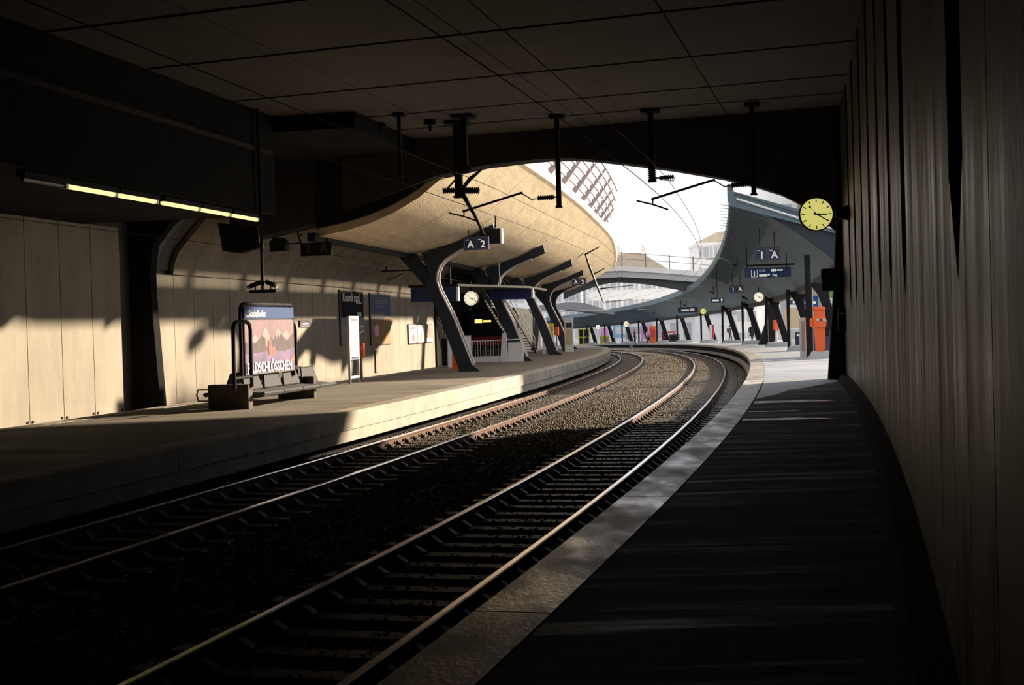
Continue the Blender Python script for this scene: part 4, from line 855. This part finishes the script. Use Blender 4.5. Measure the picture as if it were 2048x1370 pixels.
MB().bbox(-.6, .8, -.06, .3, 0, 3.5, .03).build('panel', M['signblue'], t); b = MB(); b.box(-.2, .6, -.07, -.06, 2.9, 3.1); b.box(-.2, .3, -.07, -.06, 2.55, 2.7); b.build('lettering', M['white'], t); MB().box(.0, .6, -.07, -.06, .9, 1.5).build('print', M['white'], t)
t = at('tan_board', 'orange-brown advertising board just left of the map stele', 'board', 88, 7.1)
MB().bbox(-.35, .3, -.05, .06, .2, 2.6, .02).build('panel', M['tan'], t); MB().box(-.3, .25, -.056, -.05, .3, 1.1).build('print', M['orange'], t)
t = at('validator', 'small orange validator on a pale post in front of the big dark pier', 'validator', 86, 5.95)
MB().bbox(-.2, .2, -.15, .15, 1.12, 1.75, .04).build('head', M['orange'], t); MB().tube([(0, 0, 0), (0, 0, 1.12)], .09, 10).build('post', M['lgrey'], t); MB().bbox(-.22, .22, -.17, .17, 1.72, 1.8, .02).build('hood', M['orange'], t)
# loudspeaker boxes on the portal pier
t = at('loudspeaker', 'square black loudspeaker box on the right portal pier', 'loudspeaker', 26.9, 4.30, 3.05)
MB().bbox(-.34, .22, -.22, .2, 0, .6, .03).build('housing', M['black'], t); MB().box(-.28, .16, -.23, -.22, .06, .54).build('grille', M['steel'], t)
t = at('switch_box', 'small black switch box with a pale stripe low on the right portal pier', 'box', 26.9, 4.48, 1.95)
MB().bbox(-.1, .1, -.15, .15, 0, .62, .02).build('housing', M['black'], t); MB().box(-.06, .08, -.156, -.15, .46, .49).build('stripe', M['lgrey'], t)

# ================================================================== FAR PLATFORM
t = at('striped_pole', 'white and red pole beside the seventh strut on the right platform', 'pole', 117, 5.2)
MB().box(-.22, .0, -.1, .1, .45, 1.75).build('white_face', M['white'], t); MB().box(.0, .2, -.1, .1, .45, 1.75).build('red_face', M['red'], t); MB().box(-.15, .13, -.08, .08, 0, .45).build('foot', M['lgrey'], t)
def far_case(nm, label, cat, px_s, off, w_, z0, z1, m, pm):
    t = at(nm, label, cat, px_s, off)
    MB().bbox(-w_ / 2, w_ / 2, -.05, .15, z0, z1, .02).build('panel', m, t); MB().box(-w_ * .35, w_ * .35, -.056, -.05, z0 + (z1 - z0) * .3, z1 - (z1 - z0) * .2).build('print', pm, t)
    if z0 > 0:
        for x in (-w_ * .4, w_ * .4): MB().box(x - .04, x + .04, -.03, .1, 0, z0).build('leg', M['grey'], t)
    return t
far_case('poster_case', 'pale blue poster case on the far platform bend', 'poster', 166.5, 6.3, 2.0, .8, 2.6, M['lblue'], M['white'])
far_case('poster_case', 'white poster case left of the pale blue poster', 'poster', 173.5, 6.3, 1.5, .7, 2.6, M['white'], M['pink'])
far_case('poster_case', 'pink poster case left of the red vending machine', 'poster', 155.2, 6.3, 1.1, .5, 2.4, M['pink'], M['p_rose'])
far_case('poster_case', 'large white poster case behind the lone standing person', 'poster', 161.0, 6.6, 2.3, .6, 2.6, M['white'], M['lgrey'])
far_case('vending_machine', 'red vending machine on the far platform', 'machine', 150.6, 6.0, .8, 0, 2.1, M['orange'], M['red'])
far_case('vending_machine', 'low red and white stall beside the far red vending machine', 'stall', 144.0, 6.2, 1.6, .2, 1.35, M['red'], M['white'])
far_case('bench', 'low dark bench on the far platform right of the red stall', 'bench', 140.3, 6.0, 1.2, .1, .95, M['steel'], M['black'])
far_case('phone_booth', 'small yellow stall at the far platform beside the pale blue poster', 'stall', 169.5, 5.0, 1.4, .0, 1.2, M['yellow'], M['tan'])
t = at('phone_booth', 'yellow framed booth at the far left end of the platform', 'booth', 178.5, 5.0)
for x in (-.85, -.1, .85): MB().box(x - .07, x + .07, -.07, .07, 0, 2.3).build('frame_post', M['yellow'], t)
for z in (0, 1.05, 2.2): MB().box(-.9, .9, -.06, .06, z, z + .13).build('frame_rail', M['yellow'], t)
MB().box(-.8, .8, .3, .35, 0, 2.2).build('back_panel', M['steel'], t)
t = at('signal_box', 'pale orange concrete block on the ballast before the far platform', 'block', 121, -2.3, -.15)
MB().bbox(-.5, .25, -.2, .3, 0, .32, .03).build('base', M['coping_l'], t); MB().bbox(.0, .22, -.1, .15, .32, .75, .02).build('post', M['brownplate'], t)
t = at('marker_post', 'slim pale marker post standing in the ballast between the tracks', 'post', 77.9, -2.35, -.15)
MB().bbox(-.06, .06, -.04, .04, .28, .85, .015).build('plate', M['coping_l'], t); MB().box(-.03, .03, -.03, .03, 0, .3).build('stake', M['brownplate'], t)
# white shop front row behind the right platform
def pavilion(label, s0, s1, off, h, m):
    t = at('pavilion', label, 'building', (s0 + s1) / 2, off); L_ = s1 - s0
    MB().bbox(0, 6, -L_ / 2, L_ / 2, 0, h, .05).build('walls', m, t); MB().box(-.5, 6.3, -L_ / 2 - .3, L_ / 2 + .3, h, h + .25).build('roof', M['lgrey'], t)
    n = max(2, int(L_ / 4))
    for k in range(n):
        y = -L_ / 2 + L_ * (k + .5) / n; f = MB().box(-.06, 0, y - 1.3, y + 1.3, .8, h - .9).build('window', M['white'], t); MB().box(-.075, -.06, y - 1.2, y + 1.2, .9, h - 1.0).build('pane', M['windowp'], f)
pavilion('nearest low white shop building behind the right platform', 92, 116, 30, 4.2, M['offwhite'])
pavilion('middle low white shop building behind the right platform', 120, 150, 27, 4.4, M['offwhite'])
pavilion('farthest low beige shop building behind the platform bend', 153, 215, 10.5, 4.0, M['offwhite'])

# ================================================================== BUILDINGS
def house(label, x0, x1, y0, y1, z0, z1, roof_h, cols, rows, wm, rot=0.0, chim=(), wz=(0.3, 0.8)):
    t = thing('house', label, 'building', ((x0 + x1) / 2, y0, z0), rot); w_ = (x1 - x0) / 2; d = y1 - y0; h = z1 - z0
    MB().box(-w_, w_, 0, d, 0, h).build('walls', wm, t); MB().box(-w_ - .4, w_ + .4, -.4, d + .4, h - .5, h).build('cornice', M['offwhite'], t)
    if roof_h > 0:
        b = MB(); b.add([(-w_ - .3, -.3, h), (w_ + .3, -.3, h), (w_ + .3, d + .3, h), (-w_ - .3, d + .3, h), (-w_ * .35, d * .5, h + roof_h), (w_ * .35, d * .5, h + roof_h)], [(0, 1, 5, 4), (1, 2, 5), (2, 3, 4, 5), (3, 0, 4), (0, 3, 2, 1)]); rf = b.build('roof', M['roof'], t)
        for c in chim: MB().box(c - .35, c + .35, d * .5 - .4, d * .5 + .4, h + roof_h * .5, h + roof_h + 1.4).build('chimney', M['offwhite'], t)
    fh = h / rows
    for r_ in range(rows):
        for c in range(cols):
            x = -w_ + 2 * w_ * (c + .5) / cols; a = r_ * fh + fh * .3
            f = MB().box(x - .7, x + .7, -.1, .02, a, a + fh * .52).build('window', M['white'], t); MB().box(x - .52, x + .52, -.13, -.1, a + .1, a + fh * .52 - .1).build('pane', M['windowp'], f)
            for sg in (-1, 1): MB().box(x + sg * 1.05 - .26, x + sg * 1.05 + .26, -.08, .0, a, a + fh * .52).build('shutter', M['lgrey'], f)
house('pale house with beige hipped roof and shutters seen under the footbridge', 13.5, 29.0, 230, 242, -4, 10.4, 4.2, 5, 4, M['offwhite'], chim=(-1.5, 3.0))
house('tall pale house on the right beyond the footbridge, cut by the canopy', 37.0, 52, 255, 268, -4, 17.2, 2.5, 5, 5, M['offwhite'])
house('white building at the far left under the footbridge', -4, 12.8, 236, 246, -5, 12.0, 0, 5, 5, M['offwhite'])
t = thing('tower_block', 'plain pale concrete tower rising above the canopy near the clock', 'building', (40.3, 175, -2))
MB().bbox(-5.4, 7, 0, 10, 0, 24.5, .05).build('walls', M['offwhite'], t); MB().bbox(-1.4, 3.5, -4, 0, 0, 20.9, .05).build('annexe', M['coping'], t); MB().box(1.5, 2.2, -4.2, -4, 3, 20.6).build('creeper', M['green'], t)
for k in range(4): MB().box(-4.0, -2.2, -.1, .02, 5 + k * 4, 7.4 + k * 4).build('window', M['windowp'], t)

t = at('distant_canopy', 'distant low grey canopy roof seen under the footbridge behind the far columns', 'canopy', 141, -4.5)
MB().prism([(-5, 4.0), (-1.5, 4.2), (3.6, 3.45), (3.9, 3.6), (.4, 4.85), (-1.5, 5.0), (-5, 4.75)], XZ, 0, 7).build('roof', M['grey'], t); MB().tube([(-3.2, 3, 0), (-3.2, 3, 4.15)], .15, 8).build('post', M['steel'], t); MB().box(-4.5, 3.2, -.1, 0, 3.9, 4.0).build('gutter', M['lgrey'], t)
for s_, o_, lab in ((25.5, -8.0, 'left one of two small dark brackets on the tunnel ceiling'), (25.5, -6.55, 'right one of two small dark brackets on the tunnel ceiling')):
    t = at('ceiling_bracket', lab, 'bracket', s_, o_, 7.92); MB().bbox(-.16, .16, -.1, .1, .08, .19, .02).build('plate', M['black'], t); MB().tube([(0, 0, -.1), (0, 0, .1)], .04, 8).build('stud', M['black'], t)
# ================================================================== CATENARY
def insul(b, p, d, L_, r):
    p = Vector(p); d = Vector(d).normalized(); n = max(4, int(L_ / .055)); pts = []; rs = []
    for k in range(n):
        a = p + d * (L_ * k / n); pts += [a, a + d * (L_ / n * .45)]; rs += [r, r * .5]
    b.tube(pts, rs, 8)
def mast(label, s, off, z0, w_, extra=None):
    t = at('hanging_mast', label, 'mast', s, off, z0); t['group'] = 'catenary masts hung from the tunnel roof'
    MB().bbox(-w_ / 2, w_ / 2, -w_ / 2, w_ / 2, 0, 8.13 - z0, .01).build('shaft', M['black'], t); MB().bbox(-w_ * 1.6, w_ * 1.6, -w_ * 1.4, w_ * 1.4, 8.03 - z0, 8.13 - z0, .02).build('head_plate', M['black'], t)
    MB().bbox(-w_ * .7, w_ * .7, -w_ * .7, w_ * .7, 0, .05, .01).build('foot_plate', M['black'], t)
    if extra: extra(t)
    return t
def ex1(t):
    b = MB(); insul(b, (-.45, 0, .22), (1, 0, 0), .35, .10); insul(b, (.12, 0, .2), (1, 0, -.05), .5, .11); b.build('insulator', M['black'], t)
    b = MB(); b.tube([(.1, -.1, .2), (.35, -.1, .5), (.7, -.1, .75)], [.05, .06, .03], 8); b.tube([(.1, -.1, .15), (.45, -.1, -.5), (.72, -.1, -1.1)], [.07, .05, .03], 8); b.build('switch_arm', M['black'], t)
def ex2(t):
    b = MB(); insul(b, (-.35, 0, .05), (1, 0, 0), .3, .09); insul(b, (.02, 0, .08), (1, 0, .2), .2, .09); b.tube([(-.1, 0, .0), (-.55, 0, -.45)], .025, 6); b.build('insulator', M['black'], t)
def ex_arm(y):
    def f(t):
        b = MB(); b.tube([(0, 0, .3), (-.15, 0, .3)], .025, 6); insul(b, (-.15, 0, .3), (-1, 0, -.02), .48, .085); b.build('insulator', M['black'], t)
        b = MB(); b.tube([(-.62, 0, .28), (-.78, 0, .27), (-1.0, 0, .42), (-1.08, 0, .45)], .018, 6); b.tube([(-1.02, 0, .47), (-2.75, 0, .02)], .032, 8); b.tube([(-2.7, 0, .04), (-2.72, 0, -.12)], .02, 6); b.tube([(-3.15, 0, .0), (-2.72, 0, -.12), (-2.3, 0, -.28)], .025, 6); b.build('registration_arm', M['black'], t)
    return f
def ex4(t):
    b = MB(); b.tube([(0, 0, .1), (.2, 0, .1)], .03, 6); insul(b, (.2, 0, .1), (1, 0, .02), .42, .075); b.tube([(.62, 0, .12), (.58, 0, .0), (.2, 0, .05)], .012, 5); b.build('insulator', M['brownb'], t)
    b = MB(); insul(b, (0, 0, .02), (0, 0, 1), .45, .13); b.build('post_insulator', M['black'], t)
mast('thick black mast with stacked insulators hanging left of the portal opening', 26, -5.9, 5.98, .2, ex1)
mast('second thick black hanging mast, just right of the thickest one', 25, -5.47, 6.55, .19, ex2)
mast('slim black hanging mast holding the left track registration arm', 26, -3.06, 5.57, .13, ex_arm(0))
mast('short black hanging mast with a ribbed insulator at the arch centre', 26, -.47, 6.15, .16, ex4)
mast('slim black hanging mast holding the right track registration arm', 26, 2.24, 5.66, .13, ex_arm(0))
mast('faint short black mast at the left of the tunnel roof', 24, -7.0, 6.4, .09)
def wire(label, P, r=.009):
    c = MB(); c.tube([W(s, o, z) for s, o, z in P], r, 5); o = c.build('overhead_wire', M['black']); return tag(o, label, 'wire', 'overhead wires')
def path(o0, z0, amp, s0, s1, sag=0.0):
    P = []
    for q in rng_s(s0, s1, 4.0):
        ph = (q - 26) / 26.0; P.append((q, o0 + amp * (abs((ph % 2) - 1) * .6 - .3), z0 + sag * (1 - 4 * (.5 - (ph % 1)) ** 2) * -1 + .0))
    return P
wire('contact wire above the right track', path(-.45 + .25, 5.62, .25, -12, 150))
wire('messenger wire above the right track', path(-.2, 6.35, .2, -12, 150, .1))
wire('contact wire above the left track', path(-5.2, 5.58, -.3, -12, 150))
wire('messenger wire above the left track', path(-5.0, 6.3, -.2, -12, 150, .1))
wire('contact wire above the third track along the left wall', path(-14.1, 5.1, .2, 8, 80))
wire('upper wire above the third track along the left wall', path(-14.3, 5.35, .2, 28.9, 80))
def roof_arm(label, s):
    z = zt(s); t = at('catenary_arm', label, 'arm', s, 1.9, z - .7); t['group'] = 'catenary arms on the right canopy'
    b = MB(); b.tube([(-.1, 0, -.05), (-.55, 0, .22), (-.75, 0, .3), (-1.7, 0, .33)], .03, 6); b.build('registration_arm', M['galv'], t)
    b = MB(); insul(b, (.15, 0, -.25), (-.8, 0, .55), .38, .06); b.build('insulator', M['black'], t)
    b = MB(); b.tube([(.15, 0, -.25), (.15, 0, .35)], .04, 6); b.build('bracket', M['steel'], t)
for s, l in ((70, 'nearest pale overhead line arm reaching from the right canopy edge'), (92, 'second pale overhead line arm from the right canopy edge'), (112, 'third pale overhead line arm from the right canopy edge'), (132, 'fourth pale overhead line arm from the right canopy edge')): roof_arm(l, s)
t = at('catenary_arm', 'black overhead line bracket reaching out over the third track', 'arm', 44, -12.1, 4.84); t['group'] = 'catenary arms'
b = MB(); b.tube([(.6, 0, 0), (-1.45, 0, 0)], .035, 6); b.tube([(-1.2, 0, 0), (-1.2, 0, .18)], .03, 6); b.tube([(-.45, 0, -.12), (-1.15, 0, -.4)], .02, 6); b.build('registration_arm', M['black'], t)
b = MB(); insul(b, (.1, 0, 0), (-1, 0, 0), .35, .06); b.build('insulator', M['black'], t)
for s, l in ((72, 'dark tapered line bracket under the canopy shell near the third column'), (92, 'dark tapered line bracket under the canopy shell near its far end')):
    t = at('catenary_arm', l, 'arm', s, -7.2, 5.5 + zdrop(s)); t['group'] = 'catenary arms'
    b = MB(); b.tube([(0, 0, 1.35), (.25, 0, .5), (.75, 0, -.9)], [.05, .08, .03], 8); b.tube([(0, 0, 1.3), (.9, 0, 1.75)], [.06, .03], 8); b.build('bracket', M['steel'], t)
    b = MB(); b.tube([(.75, 0, -.88), (3.0, 0, -.72)], .025, 6); insul(b, (.9, 0, -.87), (1, 0, .07), .35, .06); b.build('registration_arm', M['black'], t)

# ================================================================== PEOPLE
def skin(verts, edges, rad):
    me = bpy.data.meshes.new('sk'); me.from_pydata(verts, edges, []); o = bpy.data.objects.new('sk', me); COL.objects.link(o)
    md = o.modifiers.new('s', 'SKIN'); md.use_smooth_shade = True
    for i, v in enumerate(me.skin_vertices[0].data): v.radius = (rad[i], rad[i]); v.use_root = (i == 0)
    sub = o.modifiers.new('u', 'SUBSURF'); sub.levels = 1
    dg = bpy.context.evaluated_depsgraph_get(); r = bpy.data.meshes.new_from_object(o.evaluated_get(dg)); bpy.data.objects.remove(o); return r
def person(label, s, off, rz, h, coat, legs, stride, coatlen, extra=None):
    t = at('person', label, 'person', s, off, rz=rz); k = h / 1.75
    st = stride
    J = dict(pel=(0, 0, .95), wai=(0, 0, 1.1), che=(0, -.01, 1.32), nek=(0, -.01, 1.48), hed=(0, -.03, 1.58), hip1=(-.09, 0, .9), kn1=(-.09, -.5 * st - .03, .5), an1=(-.09, -.6 * st, .09), to1=(-.10, -.6 * st - .16, .035), hip2=(.09, 0, .9), kn2=(.09, .2 * st - .03, .5), an2=(.09, .65 * st, .10), to2=(.10, .65 * st - .15, .035),
             sh1=(-.19, 0, 1.42), el1=(-.25, .03 + .25 * st, 1.14), wr1=(-.25, -.08, .90), hn1=(-.25, -.12, .83), sh2=(.19, 0, 1.42), el2=(.25, .03 - .2 * st, 1.14), wr2=(.25, -.1, .90), hn2=(.25, -.13, .83))
    ks = list(J); ix = {n: i for i, n in enumerate(ks)}; V = [tuple(c * k for c in J[n]) for n in ks]
    E = [(ix[a], ix[b]) for a, b in (('pel', 'wai'), ('wai', 'che'), ('che', 'nek'), ('nek', 'hed'), ('pel', 'hip1'), ('hip1', 'kn1'), ('kn1', 'an1'), ('an1', 'to1'), ('pel', 'hip2'), ('hip2', 'kn2'), ('kn2', 'an2'), ('an2', 'to2'), ('che', 'sh1'), ('sh1', 'el1'), ('el1', 'wr1'), ('wr1', 'hn1'), ('che', 'sh2'), ('sh2', 'el2'), ('el2', 'wr2'), ('wr2', 'hn2'))]
    RD = dict(pel=.12, wai=.11, che=.13, nek=.05, hed=.055, hip1=.085, hip2=.085, kn1=.055, kn2=.055, an1=.038, an2=.038, to1=.03, to2=.03, sh1=.06, sh2=.06, el1=.042, el2=.042, wr1=.028, wr2=.028, hn1=.035, hn2=.035)
    me = skin(V, E, [RD[n] * k for n in ks])
    bm = bmesh.new(); bm.from_mesh(me)
    def ell(c, r, seg=14): 
        m4 = Matrix.Translation(Vector(c) * k) @ Matrix.Diagonal((r[0] * k, r[1] * k, r[2] * k, 1)); bmesh.ops.create_uvsphere(bm, u_segments=seg, v_segments=10, radius=1, matrix=m4)
    ell((0, -.04, 1.645), (.075, .092, .115)); ell((0, -.135, 1.635), (.014, .02, .022), 8); ell((-.076, -.03, 1.64), (.012, .022, .03), 8); ell((.076, -.03, 1.64), (.012, .022, .03), 8)
    for sx in (-1, 1):
        for f in range(5):
            dx_ = (-.03 + f * .016) if f < 4 else .0; L_ = (.06, .075, .08, .07, .05)[f]; y0 = -.125 + dx_ * .9 if f < 4 else -.165
            ell((sx * .25, y0, .79 - L_ * .35 if f < 4 else .82), (.009, .009, L_ * .5), 6)
    bm.to_mesh(me); bm.free(); me.materials.clear(); me.materials.append(M['skin']); me.polygons.foreach_set('use_smooth', [True] * len(me.polygons)); link('body', me, t)
    for sx in (-1, 1):
        f = MB(); f.lathe([(.004, -.004), (.01, 0)], lambda x, y, z: (sx * .03 * k + x * k, (-.125 + z) * k, 1.66 * k + y * k), 8); f.build('eye', M['black'], t)
    f = MB(); f.box(-.025 * k, .025 * k, -.131 * k, -.125 * k, 1.588 * k, 1.596 * k); f.build('mouth', M['p_brick'], t)
    hb = MB(); hb.lathe([(.02, .125), (.05, .115), (.078, .07), (.085, .02), (.08, -.03), (.06, -.06)], lambda x, y, z: (x * k, (y * 1.12 - .02) * k, (1.65 + z) * k), 16); hb.build('hair', M['hair'], t, smooth=True)
    cs = skin([V[ix[n]] for n in ('wai', 'che', 'nek', 'sh1', 'el1', 'wr1', 'sh2', 'el2', 'wr2')], [(0, 1), (1, 2), (1, 3), (3, 4), (4, 5), (1, 6), (6, 7), (7, 8)], [.14 * k, .155 * k, .07 * k, .08 * k, .065 * k, .05 * k, .08 * k, .065 * k, .05 * k]); cs.materials.clear(); cs.materials.append(coat); link('jacket', cs, t)
    sk = MB(); sk.lathe([(.235, coatlen), (.225, coatlen + .1), (.19, 1.0), (.175, 1.15), (.18, 1.3)], lambda x, y, z: (x * k, y * .72 * k, z * k), 18); sk.build('coat_skirt', coat, t, smooth=True)
    lm = skin([V[ix[n]] for n in ('pel', 'hip1', 'kn1', 'an1', 'hip2', 'kn2', 'an2')], [(0, 1), (1, 2), (2, 3), (0, 4), (4, 5), (5, 6)], [.13 * k, .10 * k, .075 * k, .06 * k, .10 * k, .075 * k, .06 * k]); lm.materials.clear(); lm.materials.append(legs); link('trousers', lm, t)
    for a, b_ in (('an1', 'to1'), ('an2', 'to2')):
        f = MB(); f.tube([Vector(V[ix[a]]) + Vector((0, .04, -.03)) * k, V[ix[b_]]], [.05 * k, .04 * k], 8); f.build('shoe', M['black'], t)
    if extra: extra(t, k)
    return t
person('person in a long black coat walking on the right platform', 104.5, 6.72, R(20), 1.68, M['cloth_black'], M['cloth_black'], .28, .62)
person('person in white shirt and white trousers on the right platform', 123, 7.35, R(100), 1.66, M['cloth_white'], M['cloth_white'], .3, .85)
def pack(t, k): MB().bbox(-.17 * k, .17 * k, .12 * k, .32 * k, 1.0 * k, 1.42 * k, .05).build('backpack', M['cloth_teal'], t)
person('dark-haired person with a teal backpack beside the one in white', 120, 7.55, R(80), 1.7, M['cloth_maroon'], M['cloth_teal'], .25, .85, pack)
person('lone person in dark maroon standing at the far platform edge', 148.6, 3.2, R(90), 1.72, M['cloth_maroon'], M['denim'], .1, .85)
person('person in dark clothes and pink top by the far red machine', 142.5, 3.3, R(60), 1.62, M['pink'], M['denim'], .12, .9)
